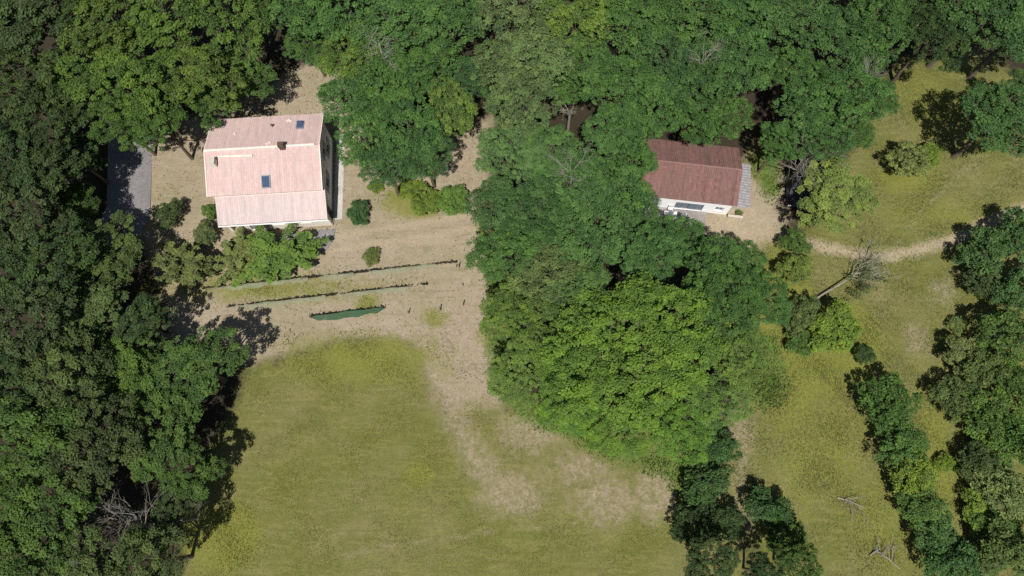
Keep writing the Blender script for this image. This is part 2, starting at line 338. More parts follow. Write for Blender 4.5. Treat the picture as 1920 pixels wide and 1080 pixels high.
# ------------------------------------------------------------------ pink-roofed house
def tile_slope(name, x0, x1, ytop, ztop, ybot, zbot, pitch, mat, parent, seed, course=.37, amp=.032):
    rng = np.random.default_rng(seed); ncol = max(1, round(abs(x1-x0)/pitch)); L = math.hypot(ybot-ytop, zbot-ztop); nrow = max(1, round(L/course))
    sub = 6; xs = np.linspace(x0, x1, ncol*sub+1)
    prof = amp*np.cos(np.arange(ncol*sub+1)*2*np.pi/sub)
    us = []; step = []
    for r in range(nrow):
        us += [r/nrow, (r+1)/nrow - 1e-4]; step += [-.012, .016]
    us = np.array(us); step = np.array(step)
    ny, nz = -(zbot-ztop)/L, (ybot-ytop)/L
    if nz < 0: ny, nz = -ny, -nz
    U, XX = np.meshgrid(us, xs, indexing='ij'); H = prof[None, :] + step[:, None] + rng.normal(0, .0025, (len(us), len(xs)))
    sag = -.03*np.sin(np.pi*U)*np.sin(np.pi*(XX-x0)/(x1-x0))*.8 + .012*np.sin(XX*1.7+seed)
    H = H + sag
    Yv = ytop + (ybot-ytop)*U + ny*H; Zv = ztop + (zbot-ztop)*U + nz*H
    i = np.arange(len(us)*len(xs)).reshape(len(us), len(xs))
    q = np.stack([i[:-1, :-1], i[:-1, 1:], i[1:, 1:], i[1:, :-1]], -1).reshape(-1, 4)
    if ybot > ytop: q = q[:, ::-1]
    me = bpy.data.meshes.new(name); me.from_pydata(np.c_[XX.ravel(), Yv.ravel(), Zv.ravel()].tolist(), [], q.tolist())
    tr = rng.random((nrow, ncol))*.5 + rng.random((1, ncol))*.5; rr = np.repeat(np.arange(len(us)-1)//2, len(xs)-1); cc = np.tile((np.arange(len(xs)-1)+sub//4)//sub % ncol, len(us)-1)
    a = me.attributes.new('tint', 'FLOAT', 'FACE'); a.data.foreach_set('value', tr[rr, cc].astype(np.float32))
    me.materials.append(mat); o = link(name, me, parent); o['kind'] = 'stuff'; return o
def ridge(name, pts, mat, parent, r=.13, seg=.42, seed=0):
    rg = random.Random(seed); m = MB(); a, b = Vector(pts[0]), Vector(pts[1]); n = max(1, round((b-a).length/seg)); d = (b-a)/n
    for i in range(n):
        p = a + d*i; m.tube([p + Vector((0, 0, rg.uniform(-.012, .012))), p + d*1.06], [r*1.08, r*.92], 8)
    o = m.build(name, mat, parent); o['kind'] = 'stuff'; return o
def wall_open(m, axis, pos, th, a0, a1, z0, z1, ops):
    """rectangular wall with openings [(a,b,zlo,zhi)]; axis 0: runs along x at y=pos..pos+th; axis 1: runs along y"""
    As = sorted({a0, a1, *[o[0] for o in ops], *[o[1] for o in ops]}); Zs = sorted({z0, z1, *[o[2] for o in ops], *[o[3] for o in ops]})
    for i in range(len(As)-1):
        for j in range(len(Zs)-1):
            ca, cz = (As[i]+As[i+1])/2, (Zs[j]+Zs[j+1])/2
            if any(o[0] < ca < o[1] and o[2] < cz < o[3] for o in ops): continue
            if axis == 0: m.box(As[i], As[i+1], pos, pos+th, Zs[j], Zs[j+1])
            else: m.box(pos, pos+th, As[i], As[i+1], Zs[j], Zs[j+1])
def east_window(parent, x, y0, y1, z0, z1):
    f = MB()
    for (a, b, c, d) in ((y0, y0+.07, z0, z1), (y1-.07, y1, z0, z1), (y0+.07, y1-.07, z0, z0+.07), (y0+.07, y1-.07, z1-.07, z1), ((y0+y1)/2-.03, (y0+y1)/2+.03, z0+.07, z1-.07)):
        f.box(x-.14, x-.06, a, b, c, d)
    o = f.build('window', M_shut, parent)
    g = MB(); g.box(x-.115, x-.095, y0+.07, y1-.07, z0+.07, z1-.07); g.build('pane', M_glass, o)
    s = MB(); s.box(x-.16, x+.07, y0-.08, y1+.08, z0-.07, z0-.003); s.build('sill', M_stone, o)
    for (a, b) in ((y0-.55, y0-.03), (y1+.03, y1+.55)):
        k = MB(); k.box(x+.012, x+.05, a, b, z0, z1); k.build('shutter', M_shut, o)
def pink_house():
    h = empty('pink_roofed_house', (-23.84, 32.46, 0), R(3.74))
    tag(h, 'two-storey house with pale pink tiled roof and lower front roof', 'house')
    E, W_, N, S, F = 5.32, -5.3, 3.55, -3.85, -5.95
    e_ops = [(1.15, 2.15, 1.55, 2.6), (-2.6, -1.55, 1.5, 2.55), (.2, .9, 3.1, 4.0)]
    m = MB(); m.box(W_, E-.3, N-.3, N, -.2, 4.42); m.box(W_, W_+.3, S+.3, N-.3, -.2, 4.42); m.box(W_, E-.3, S, S+.3, -.2, 4.3)
    m.build('wall', M_cream, h)
    m = MB(); wall_open(m, 1, E-.3, .3, S, N, -.2, 4.3, e_ops)
    m.prism([(S, 4.3), (N, 4.3), (-.15, 5.58)], E-.3, E, 0)
    m.build('gable_wall', M_greyr, h)
    m = MB(); m.prism([(S, 4.3), (N, 4.3), (-.15, 5.58)], W_, W_+.3, 0); m.build('gable_wall', M_cream, h)
    for (a, b, c, d) in e_ops: east_window(h, E, a, b, c, d)
    m = MB(); m.box(W_+.3, E-.3, S+.3, N-.3, 4.0, 4.06); m.build('ceiling', M_wood, h)
    # main roof: deck and tiled slopes
    m = MB(); m.prism([(-4.1, 4.28), (0, 5.64), (4.1, 4.28), (4.1, 4.38), (0, 5.74), (-4.1, 4.38)], -5.42, 5.42, 0); m.build('roof_deck', M_wood, h)
    tile_slope('north_roof_tiles', -5.5, 5.5, .02, 5.83, 4.16, 4.47, .225, M_pink, h, 11, amp=.02)
    tile_slope('south_roof_tiles', -5.5, 5.5, -.02, 5.83, -4.16, 4.47, .225, M_pink, h, 12, amp=.02)
    ridge('ridge_tiles', ((-5.4, 0, 5.87), (5.0, 0, 5.87)), M_ridge, h, .12, .42, 3)
    for x in (-5.5, 5.42):
        m = MB(); m.prism([(-4.16, 4.38), (0, 5.74), (4.16, 4.38), (4.16, 4.52), (0, 5.88), (-4.16, 4.52)], x, x+.09, 0)
        m.build('verge_tiles', M_ridge, h)
    # repaired pale row under the ridge, west half
    m = MB(); rg = random.Random(4)
    for i in range(9):
        x = -4.15 + i*.36; m.tube([(x, -.62-.01*i, 5.70), (x+.38, -.63-.01*i, 5.70)], [.11, .1], 7)
    m.build('mortar_row', M_ridge, h)
    # chimneys
    def chimney(x, y, zb, zt, w, d, mat):
        m = MB(); m.box(x-w, x+w, y-d, y+d, zb, zt); o = m.build('chimney', mat, h)
        k = MB(); k.box(x-w-.05, x+w+.05, y-d-.05, y+d+.05, zt, zt+.06)
        for sx in (-1, 1):
            k.box(x+sx*w*.75-.05, x+sx*w*.75+.05, y-d, y+d, zt+.06, zt+.22)
        k.box(x-w-.03, x+w+.03, y-d-.03, y+d+.03, zt+.22, zt+.27); k.build('chimney_cap', M_stone if mat is M_cream else M_wood, o)
    chimney(2.0, -.15, 5.5, 6.35, .26, .2, M_wood); chimney(-4.5, -1.25, 5.1, 5.95, .2, .32, M_cream)
    # roof windows
    def skylight(x, v, side, op):
        c = Vector((x, side*(v), 5.83-(abs(v))*.328+.03)); a = math.atan(.328)*(-side)
        o = empty('roof_window'); o.parent = h; o.location = c; o.rotation_euler = (a, 0, 0)
        f = MB()
        for (x0, x1, y0, y1) in ((-.42, -.34, -.62, .62), (.34, .42, -.62, .62), (-.34, .34, -.62, -.52), (-.34, .34, .52, .62)): f.box(x0, x1, y0, y1, -.06, .1)
        f.build('frame', M_shut, o)
        g = MB(); g.box(-.34, .34, -.52, .52, .03, .05); p = g.build('pane', M_glass, o)
        if op: o.scale = (.85, .72, 1)
        if op: p.rotation_euler = (R(16)*side, 0, 0); p.location = (0, 0, .16)
    skylight(.2, 3.12, -1, False); skylight(3.35, 2.6, 1, True)
    m = MB(); m.tube([(.66, 2.75, 4.6), (.66, 2.75, 5.2)], .07, 8); m.tube([(.66, 2.75, 5.2), (.66, 2.75, 5.25)], .13, 8); m.build('vent_pipe', M_wood, h)
    for (x, y, q) in ((2.1, 3.4, .2), (2.35, 3.3, .12), (.66, .55, .14), (.42, .4, .11), (-2.9, 2.0, .09)):
        m = MB(); m.box(-q, q, -.12, .12, -.03, .03); o = m.build('mortar_patch', M_ridge, h); o.location = (x, y, 5.87-abs(y)*.328+.01); o.rotation_euler = (-math.atan(.328), 0, R(20))
    # lower front wing
    m = MB(); wall_open(m, 0, F, .28, -3.75, E, -.2, 2.62, [(-2.6, -1.6, 0, 2.05), (-.4, .9, .9, 2.1), (2.2, 3.5, .9, 2.1)])
    wall_open(m, 1, E-.28, .28, F+.28, S, -.2, 2.62, [(-5.35, -4.35, -.02, 2.1)]); m.prism([(F, 2.62), (S, 2.62), (S, 3.72)], E-.28, E, 0)
    m.box(-4.75, -4.45, F, F+.3, -.2, 2.75); m.box(-3.75, -3.47, F+.28, S, -.2, 2.62)
    m.build('wing_wall', M_cream, h)
    d = MB(); d.box(E-.2, E-.12, -5.35, -4.35, 0, 2.1); o = d.build('door', M_wood, h)
    k = MB(); k.box(E-.12, E-.06, -4.5, -4.46, .95, 1.1); k.build('handle', M_dark, o)
    d = MB(); d.box(-2.6, -1.6, F+.12, F+.2, 0, 2.05); o = d.build('door', M_shut, h)
    for (a, b) in ((-.4, .9), (2.2, 3.5)):
        f = MB()
        for (x0, x1, z0, z1) in ((a, a+.06, .9, 2.1), (b-.06, b, .9, 2.1), (a+.06, b-.06, .9, .96), (a+.06, b-.06, 2.04, 2.1), ((a+b)/2-.03, (a+b)/2+.03, .96, 2.04)): f.box(x0, x1, F+.1, F+.18, z0, z1)
        o = f.build('window', M_plast, h); g = MB(); g.box(a+.06, b-.06, F+.13, F+.15, .96, 2.04); g.build('pane', M_glass, o)
    m = MB(); m.prism([(-6.4, 2.60), (-4.0, 3.68), (-4.0, 3.80), (-6.4, 2.72)], -4.9, 5.52, 0); m.build('wing_deck', M_wood, h)
    tile_slope('wing_roof_tiles', -4.95, 5.6, -3.86, 4.0, -6.48, 2.84, .225, M_pink2, h, 14, amp=.022)
    ridge('flashing_tiles', ((-4.9, -3.95, 4.0), (5.5, -3.95, 4.0)), M_ridge, h, .1, .5, 8)
    m = MB(); m.tube([(-4.95, -6.55, 2.74), (5.62, -6.55, 2.74)], .07, 8); g = m.build('gutter', M_plast, h)
    m = MB(); m.tube([(5.5, -6.5, 2.7), (5.42, -6.05, 2.4), (5.42, -6.02, 0)], .04, 6); m.build('downpipe', M_plast, h)
    m = MB()
    for x in (5.52,): m.prism([(-6.5, 2.78), (-3.9, 3.95), (-3.9, 4.08), (-6.5, 2.92)], x, x+.08, 0)
    m.build('verge_tiles', M_pink2, h)
pink_house()

# ------------------------------------------------------------------ red-roofed cottage
def cottage():
    h = empty('cottage', (17.64, 31.48, 0), R(-6.9))
    tag(h, 'low white cottage with red-brown tiled roof and grey side roof', 'house')
    E, W_, N, S = 4.42, -4.4, 2.9, -2.92
    ops = [(-.95, 1.85, -.02, 1.62), (3.02, 3.85, .55, 1.48), (-3.6, -2.7, -.02, 1.95)]
    m = MB(); wall_open(m, 0, S, .3, W_, E, -.2, 2.68, ops)
    m.build('front_wall', M_white, h)
    m = MB(); m.box(W_, E, N-.3, N, -.2, 2.68); m.box(W_, W_+.3, S+.3, N-.3, -.2, 2.68); m.box(E-.3, E, S+.3, N-.3, -.2, 2.68)
    m.prism([(S, 2.68), (N, 2.68), (0, 4.02)], W_, W_+.3, 0); m.prism([(S, 2.68), (N, 2.68), (0, 4.02)], E-.3, E, 0)
    m.build('wall', M_white, h)
    # wide sliding door set back under the lintel
    o = empty('sliding_door'); o.parent = h
    for k_ in range(4):
        a = -.95 + k_*.7; m = MB(); m.box(a+.015, a+.685, S+.14+.03*(k_ % 2), S+.19+.03*(k_ % 2), .06, 1.58); m.build('door_panel', M_door, o)
    m = MB(); m.box(-.95, 1.85, S+.1, S+.26, .0, .06); m.build('threshold', M_conc, o)
    m = MB(); m.box(-3.6, -2.7, S+.12, S+.2, 0, 1.95); o = m.build('door', M_shut, h)
    f = MB()
    for (x0, x1, z0, z1) in ((3.02, 3.08, .55, 1.48), (3.79, 3.85, .55, 1.48), (3.08, 3.79, .55, .61), (3.08, 3.79, 1.42, 1.48), (3.42, 3.46, .61, 1.42)): f.box(x0, x1, S+.14, S+.2, z0, z1)
    o = f.build('window', M_plast, h); g = MB(); g.box(3.08, 3.79, S+.16, S+.18, .61, 1.42); g.build('pane', M_glass, o)
    g = MB(); g.box(2.95, 3.92, S-.06, S+.13, .49, .547); g.build('sill', M_stone, o)
    m = MB(); m.prism([(-3.12, 2.58), (0, 4.02), (3.12, 2.58), (3.12, 2.66), (0, 4.12), (-3.12, 2.66)], -4.7, 4.66, 0); m.build('roof_deck', M_wood, h)
    tile_slope('north_roof_tiles', -4.76, 4.72, .02, 4.19, 3.2, 2.71, .19, M_red, h, 21, .34, .05)
    tile_slope('south_roof_tiles', -4.76, 4.72, -.02, 4.19, -3.2, 2.71, .19, M_red, h, 22, .34, .05)
    ridge('ridge_tiles', ((-4.75, 0, 4.22), (4.7, 0, 4.22)), M_red, h, .11, .4, 5)
    # grey lean-to on the right
    m = MB(); m.box(E+.02, E+1.42, S+.55, 1.7, -.1, 2.12); m.build('lean_to_wall', M_stone, h)
    m = MB(); n = 16
    for i in range(n):
        y0 = -2.98 + i*.295; y1 = y0+.295
        pr = [(y0, 0), (y0+.07, .03), (y0+.147, .05), (y0+.22, .03), (y1, 0)]
        for a, b in zip(pr[:-1], pr[1:]):
            m.poly([(4.5, a[0], 2.42+a[1]), (6.1, a[0], 2.2+a[1]), (6.1, b[0], 2.2+b[1]), (4.5, b[0], 2.42+b[1])])
    o = m.build('lean_to_roof', M_fibre, h); sm = o.modifiers.new('s', 'SOLIDIFY'); sm.thickness = .02
    m = MB(); m.box(4.5, 6.0, -3.35, -3.1, -.1, .5); m.build('low_wall', M_stone, h)
    # terrace slab
    m = MB(); m.box(-4.6, 2.4, -4.7, S-.003, -.2, .07); m.build('terrace', M_pave, h)
cottage()
def place_in(o, base, yaw, lx, ly, rz=0, z=.07):
    a = R(yaw); o.location = (base[0] + lx*math.cos(a) - ly*math.sin(a), base[1] + lx*math.sin(a) + ly*math.cos(a), z); o.rotation_euler = (0, 0, a + rz)
CO = (17.64, 31.48)
def garden_table(lx, ly):
    t = empty('garden_table'); tag(t, 'white garden table on the terrace before the cottage', 'table')
    m = MB()
    for i in range(7): m.box(-.62+i*.18, -.62+i*.18+.165, -.42, .42, .70, .73)
    m.build('table_top', M_plast, t)
    for sx in (-.52, .52):
        for sy in (-.34, .34):
            m = MB(); m.tube([(sx*1.05, sy*1.05, 0), (sx, sy, .7)], .03, 6); m.build('leg', M_plast, t)
    place_in(t, CO, -6.9, lx, ly)
def garden_chair(lx, ly, rz, label):
    t = empty('garden_chair'); tag(t, label, 'chair', 'white chairs on the cottage terrace')
    m = MB(); m.box(-.23, .23, -.22, .22, .42, .45); m.build('seat', M_plast, t)
    m = MB()
    for i in range(4): m.box(-.22+i*.115, -.22+i*.115+.09, .2, .23, .45, .88)
    m.box(-.23, .23, .2, .235, .88, .93); m.build('backrest', M_plast, t)
    for sx in (-.2, .2):
        for sy in (-.19, .19):
            m = MB(); m.tube([(sx*1.1, sy*1.15, 0), (sx, sy, .42)], .022, 6); m.build('leg', M_plast, t)
    place_in(t, CO, -6.9, lx, ly, rz)
garden_table(-1.3, -4.0)
garden_chair(.0, -3.9, R(-95), 'white slatted chair at the right end of the terrace table')
garden_chair(-2.5, -4.05, R(85), 'white slatted chair at the left end of the terrace table')
garden_chair(-1.3, -3.3, R(5), 'white slatted chair between the terrace table and the cottage wall')

# parked car under the yellow-green tree
def car():
    t = empty('parked_car', (28.75, 30.6, 0), R(-8)); tag(t, 'dark car parked in deep shade beside the cottage yard', 'car')
    side = [(-2.0, .35), (-2.02, .62), (-1.9, .8), (-1.0, .93), (1.7, .98), (1.95, .88), (2.02, .6), (1.98, .35)]
    m = MB(); m.prism(side, -.84, .84, 0); o = m.build('body', M_car, t); bv = o.modifiers.new('b', 'BEVEL'); bv.width = .09; bv.segments = 3
    m = MB(); b = [(-.76, -1.0, .92), (.76, -1.0, .92), (.76, 1.6, .96), (-.76, 1.6, .96)]; tp = [(-.6, -.25, 1.42), (.6, -.25, 1.42), (.6, 1.15, 1.42), (-.6, 1.15, 1.42)]
    for i in range(4):
        j = (i+1) % 4; m.poly([b[i], b[j], tp[j], tp[i]])
    m.poly(tp); m.build('windows', M_carglass, t)
    m = MB(); m.box(-.61, .61, -.28, 1.18, 1.42, 1.47); o = m.build('roof', M_car, t); bv = o.modifiers.new('b', 'BEVEL'); bv.width = .03
    for sx in (-.8, .8):
        for sy in (-1.25, 1.25):
            m = MB(); m.tube([(sx-.1, sy, .31), (sx+.1, sy, .31)], .31, 18); o = m.build('wheel', M_tyre, t)
            m = MB(); s = 1 if sx > 0 else -1; m.tube([(sx+s*.09, sy, .31), (sx+s*.112, sy, .31)], .19, 14); m.build('rim', M_plast, o)
        m = MB(); m.box(sx*.72-.16, sx*.72+.16, -2.03, -1.93, .6, .74); m.build('headlight', M_plast, t)
        m = MB(); m.box(sx*1.12-.09, sx*1.12+.09, -.75, -.62, .95, 1.07); m.build('mirror', M_car, t)
car()

# ------------------------------------------------------------------ net rows and posts
def net_row(label, p0, p1, mat, hgt, lean, seed, gaps, sag=0.):
    rg = random.Random(seed); a, b = Vector((*p0, 0)), Vector((*p1, 0)); L = (b-a).length; d = (b-a).normalized(); nn = Vector((-d.y, d.x, 0))
    t = empty('net_fence', a); tag(t, label, 'net fence', 'low green net rows on the field')
    n = int(L/.25); rows = []
    for i in range(n+1):
        s = i*L/n; u = i/n; e = min(1, min(u, 1-u)*9)
        hh = hgt*(.82+.3*rg.random()*.6+.1*math.sin(s*1.3+seed)) * (.3+.7*e); bow = -sag*math.sin(math.pi*u) + .05*math.sin(s*.9+seed)
        base = d*s + nn*(bow - lean*(.7+.3*e)*e); top = d*s + nn*(.03*math.sin(s*2.1)); mid = (base+top)/2 + nn*(-.06+.05*rg.random()); 
        base = base + nn*(.07*math.sin(s*3.1+seed)+rg.uniform(-.05, .05)); mid = mid + nn*rg.uniform(-.05, .05); hh *= rg.uniform(.85, 1.12)
        rows.append([(base.x, base.y, .05), (mid.x, mid.y, hh*.5), (top.x, top.y, hh)])
    cuts = [0] + [c for g_ in gaps for c in g_] + [1]
    for c0, c1 in zip(cuts[::2], cuts[1::2]):
        i0, i1 = int(c0*n), int(c1*n)
        if i1 - i0 < 2: continue
        me = bpy.data.meshes.new('net'); vv = [p for r_ in rows[i0:i1+1] for p in r_]; ff = [(3*i+k, 3*i+3+k, 3*i+4+k, 3*i+1+k) for i in range(i1-i0) for k in range(2)]
        me.from_pydata(vv, [], ff); me.materials.append(mat); me.shade_smooth(); link('net', me, t)
    # dry weeds and stems on the top wire, near-black to paint the net's shadow
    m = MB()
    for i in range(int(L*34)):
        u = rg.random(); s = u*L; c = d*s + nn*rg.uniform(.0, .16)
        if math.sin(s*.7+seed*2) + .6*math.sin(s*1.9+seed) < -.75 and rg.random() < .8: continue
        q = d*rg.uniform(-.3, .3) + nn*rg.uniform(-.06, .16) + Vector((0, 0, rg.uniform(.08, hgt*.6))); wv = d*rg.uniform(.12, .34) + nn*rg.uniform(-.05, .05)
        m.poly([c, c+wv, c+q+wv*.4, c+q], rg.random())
    m.build('shadow_line_weeds', M_shadow_weed, t)['kind'] = 'stuff'
    k = max(2, int(L/2.6))
    for i in range(k+1):
        c = d*(i*L/k); pm = MB(); tl = Vector((rg.uniform(-.05, .05), rg.uniform(-.05, .05), hgt+rg.uniform(.02, .18))); pm.tube([c-Vector((0, 0, .2)), c+tl], [.035, .03], 6); pm.build('stake', M_post, t)
M_shadow_weed = plain('shadow_dark_weeds', (.035, .03, .016), (.022, .02, .011), 2)  # near-black colour stands in for the shadow line behind the nets
net_row('uppermost and longest faded green net row, below the fruit trees', (-30.2, 20.1), (-5.6, 22.85), M_net_pale, .45, .34, 1, [(.42, .47), (.6, .66), (.93, 1.)])
net_row('middle faded green net row on the dry field', (-27.6, 18.25), (-8.4, 20.55), M_net_pale, .45, .34, 2, [(.5, .56), (.92, 1.)])
net_row('short dark green sagging net row, lowest of the three', (-19.5, 17.25), (-12.3, 18.2), M_net_dark, .6, .34, 3, [], .18)
POSTS = [(-9.99, 17.71, 1.05, 'lone post just right of the short dark green net'),
 (-6.94, 18.03, 1.0, 'second post right of the short dark green net'),
 (-4.72, 18.52, 0.9, 'third post right of the short dark green net'),
 (-2.86, 18.68, 1.1, 'fourth post right of the short dark green net, by the trees'),
 (-2.44, 18.46, 0.8, 'short post against the tree edge, right of all others'),
 (-5.23, 22.41, 1.0, 'taller of the two posts ending the uppermost net row'),
 (-5.49, 22.46, 0.6, 'stub post beside the taller one ending the uppermost net row'),
 (-4.82, 20.53, 0.5, 'short stub post between the uppermost row end and the post line'),
 (-1.74, 15.54, 0.9, 'lowest post, half hidden at the foot of the light green tree')]
for (x, y, hgt, lab) in POSTS:
    t = empty('wooden_post', (x, y, 0)); tag(t, lab, 'post', 'wooden posts at the right end of the field')
    m = MB(); rg = random.Random(int(x*100)); tl = (rg.uniform(-.06, .06), rg.uniform(-.05, .05))
    m.tube([(0, 0, -.3), (tl[0]*.5, tl[1]*.5, hgt*.5), (tl[0], tl[1], hgt)], [.06, .052, .047], 7); m.build('shaft', M_post, t)
    m = MB(); m.tube([(tl[0], tl[1], hgt*.86), (tl[0], tl[1], hgt*.89)], .062, 7); m.build('wire_tie', M_dark, t)

# ------------------------------------------------------------------ trees
def clump_leaves(rng, cen, rad, cr, nper, size, up=.75, flat=.55, low=-.25, lrand=.42):
    """leaf sprays over clumps. returns verts(N*4,3), tint(N)"""
    cnt = np.maximum(8, (nper*(rad/rad.mean())**2).astype(int)); idx = np.repeat(np.arange(len(cen)), cnt); n = len(idx)
    d = rng.normal(size=(n, 3)); d /= np.linalg.norm(d, axis=1)[:, None]
    bad = d[:, 2] < low; d[bad, 2] *= -1
    rr = rad[idx]*(.42+.82*rng.random(n)**.75)
    p = cen[idx] + d*rr[:, None]*np.array([1, 1, flat])
    nrm = d*.45 + np.array([0, 0, up]) + rng.normal(size=(n, 3))*lrand; nrm /= np.linalg.norm(nrm, axis=1)[:, None]
    t = np.cross(nrm, rng.normal(size=(n, 3))); t /= np.linalg.norm(t, axis=1)[:, None]; b = np.cross(nrm, t)
    l = size*(.5+.9*rng.random(n)**1.5)*(.8+.45*cr[idx]); wd = l*(.5+.25*rng.random(n))
    bend = nrm*(l*.18)[:, None]
    v = np.stack([p - t*l[:, None]*.5 - bend, p + b*wd[:, None]*.5, p + t*l[:, None]*.5 - bend, p - b*wd[:, None]*.5], 1).reshape(-1, 3)
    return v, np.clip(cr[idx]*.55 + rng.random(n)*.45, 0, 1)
def crown(seed, Rr, zc, hz, nl, ncl, crad, nper, size, lobe=(.26, .42), gap=.3, fill=.5):
    """bumpy crown: lobes spread over the disc like a cauliflower, leaf clumps only on the lobes' outer skin"""
    rng = np.random.default_rng(seed); lobes = []; a0 = rng.random()*6.28; sx, sy = rng.uniform(.86, 1.12, 2)
    for i in range(nl):
        q = math.sqrt((i+.35)/nl)*rng.uniform(.86, 1.12); a = a0 + i*2.39996 + rng.uniform(-.25, .25); lr = Rr*rng.uniform(*lobe); q = min(q, 1.12)*(Rr-.62*lr)
        dome = math.sqrt(max(0, 1-(q/(Rr*1.08))**2))
        lobes.append((q*math.cos(a)*sx, q*math.sin(a)*sy, zc - hz*.55 + hz*1.25*dome - lr*.6 + rng.uniform(-.16, .16)*hz, lr))
    lobes = np.array(lobes); w = lobes[:, 3]**2; w /= w.sum(); n = ncl*14
    k = rng.choice(len(lobes), n, p=w); d = rng.normal(size=(n, 3)); d /= np.linalg.norm(d, axis=1)[:, None]; d[d[:, 2] < -.3, 2] *= -1
    P = lobes[k, :3] + d*lobes[k, 3:4]*np.array([1, 1, .85])*rng.uniform(.84, 1.08, (n, 1))
    ins = np.ones(n, bool)
    for L in lobes: ins &= (((P-L[:3])/(L[3]*np.array([1, 1, .85])))**2).sum(1) > .62
    P = P[ins]; C = np.zeros((ncl, 3)); m = 0; md = (crad*(.95+gap))**2
    for p in P:
        if m and ((C[:m]-p)**2).sum(1).min() < md: continue
        C[m] = p; m += 1
        if m == ncl: break
    C = C[:m]; inner = lobes[:, :3] - np.array([0, 0, .25])*lobes[:, 3:4]
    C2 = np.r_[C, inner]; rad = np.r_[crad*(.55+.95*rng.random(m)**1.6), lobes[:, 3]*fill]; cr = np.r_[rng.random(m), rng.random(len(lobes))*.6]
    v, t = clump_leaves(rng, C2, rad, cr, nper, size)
    return v, t, lobes, C
def trunk_mesh(name, lobes, C, zfork, r0, seed, mat):
    rg = random.Random(seed); m = MB(); b = Vector((0, 0, -.3)); f = Vector((rg.uniform(-.2, .2), rg.uniform(-.2, .2), zfork))
    m.tube([b, Vector((0, 0, .35)), (b+f)/2+Vector((rg.uniform(-.12, .12), rg.uniform(-.12, .12), 0)), f], [r0*1.5, r0*1.05, r0*.9, r0*.75], 8)
    for L in lobes[:14]:
        e = Vector(L[:3]); mid = f.lerp(e, .5) + Vector((rg.uniform(-.3, .3), rg.uniform(-.3, .3), -.1))
        m.tube([f, mid, e], [r0*.55, r0*.36, r0*.2], 6)
        near = sorted(C, key=lambda p: (Vector(p)-e).length)[:5]
        for p in near:
            p = Vector(p); m.tube([e.lerp(mid, rg.uniform(0, .5)), e.lerp(p, .55)+Vector((0, 0, .08)), p], [r0*.15, r0*.1, r0*.04], 4)
    return m.mesh(name, mat)
PROTO = {}
for i in range(6):
    v, t, lo, C = crown(100+i, 4.0, 8.2, 3.0, 11, 175, .48, 122, .205, (.23, .40), .62, .22)
    PROTO['A', i] = (np_mesh('crown_a', v, 4, M_leaf, t), trunk_mesh('trunk_a', lo, C, 4.6, .24, i, M_bark))
for i in range(6):
    v, t, lo, C = crown(200+i, 4.0, 8.2, 2.6, 17, 260, .43, 104, .185, (.22, .36), .55, .3)
    PROTO['B', i] = (np_mesh('crown_b', v, 4, M_leaf, t), trunk_mesh('trunk_b', lo, C, 4.6, .24, i+20, M_bark))
v, t, lo, C = crown(301, 7.2, 8.6, 3.4, 48, 860, .45, 108, .19, (.14, .22), .5, .36)
PROTO['O', 0] = (np_mesh('crown_o', v, 4, M_leaf, t), trunk_mesh('trunk_o', lo, C, 4.0, .45, 40, M_bark))
for i in range(5):
    v, t, lo, C = crown(400+i, 1.7, 1.15, 1.25, 9, 95, .24, 66, .135, (.24, .46), .25)
    PROTO['S', i] = (np_mesh('crown_s', v, 4, M_leaf, t), trunk_mesh('trunk_s', lo, C, .5, .06, i+50, M_bark))
def spiky(seed):
    rng = np.random.default_rng(seed); P = []; lobes = []
    for k in range(40):                                             # arching shoots carrying leaves
        a = rng.random()*6.283; el = rng.uniform(.15, 1.3); L = rng.uniform(2.0, 3.3); d = np.array([math.cos(a)*math.cos(el), math.sin(a)*math.cos(el), math.sin(el)])
        for s in np.linspace(.25, 1, 9):
            P.append(np.array([0, 0, 2.2]) + d*L*s + np.array([0, 0, -.5*s*s]) + rng.normal(size=3)*.1)
        lobes.append(np.r_[P[-5], .5])
    P = np.array(P); rad = np.full(len(P), .27); v, t = clump_leaves(rng, P, rad, np.repeat(rng.random(40), 9), 38, .25, up=.6, lrand=.5)
    return v, t, np.array(lobes)[:10], P
for i in range(3):
    v, t, lo, C = spiky(500+i); PROTO['F', i] = (np_mesh('crown_f', v, 4, M_leaf, t), trunk_mesh('trunk_f', lo, C, 1.5, .13, i+70, M_bark))
NV = dict(A=6, B=6, O=1, S=5, F=3)
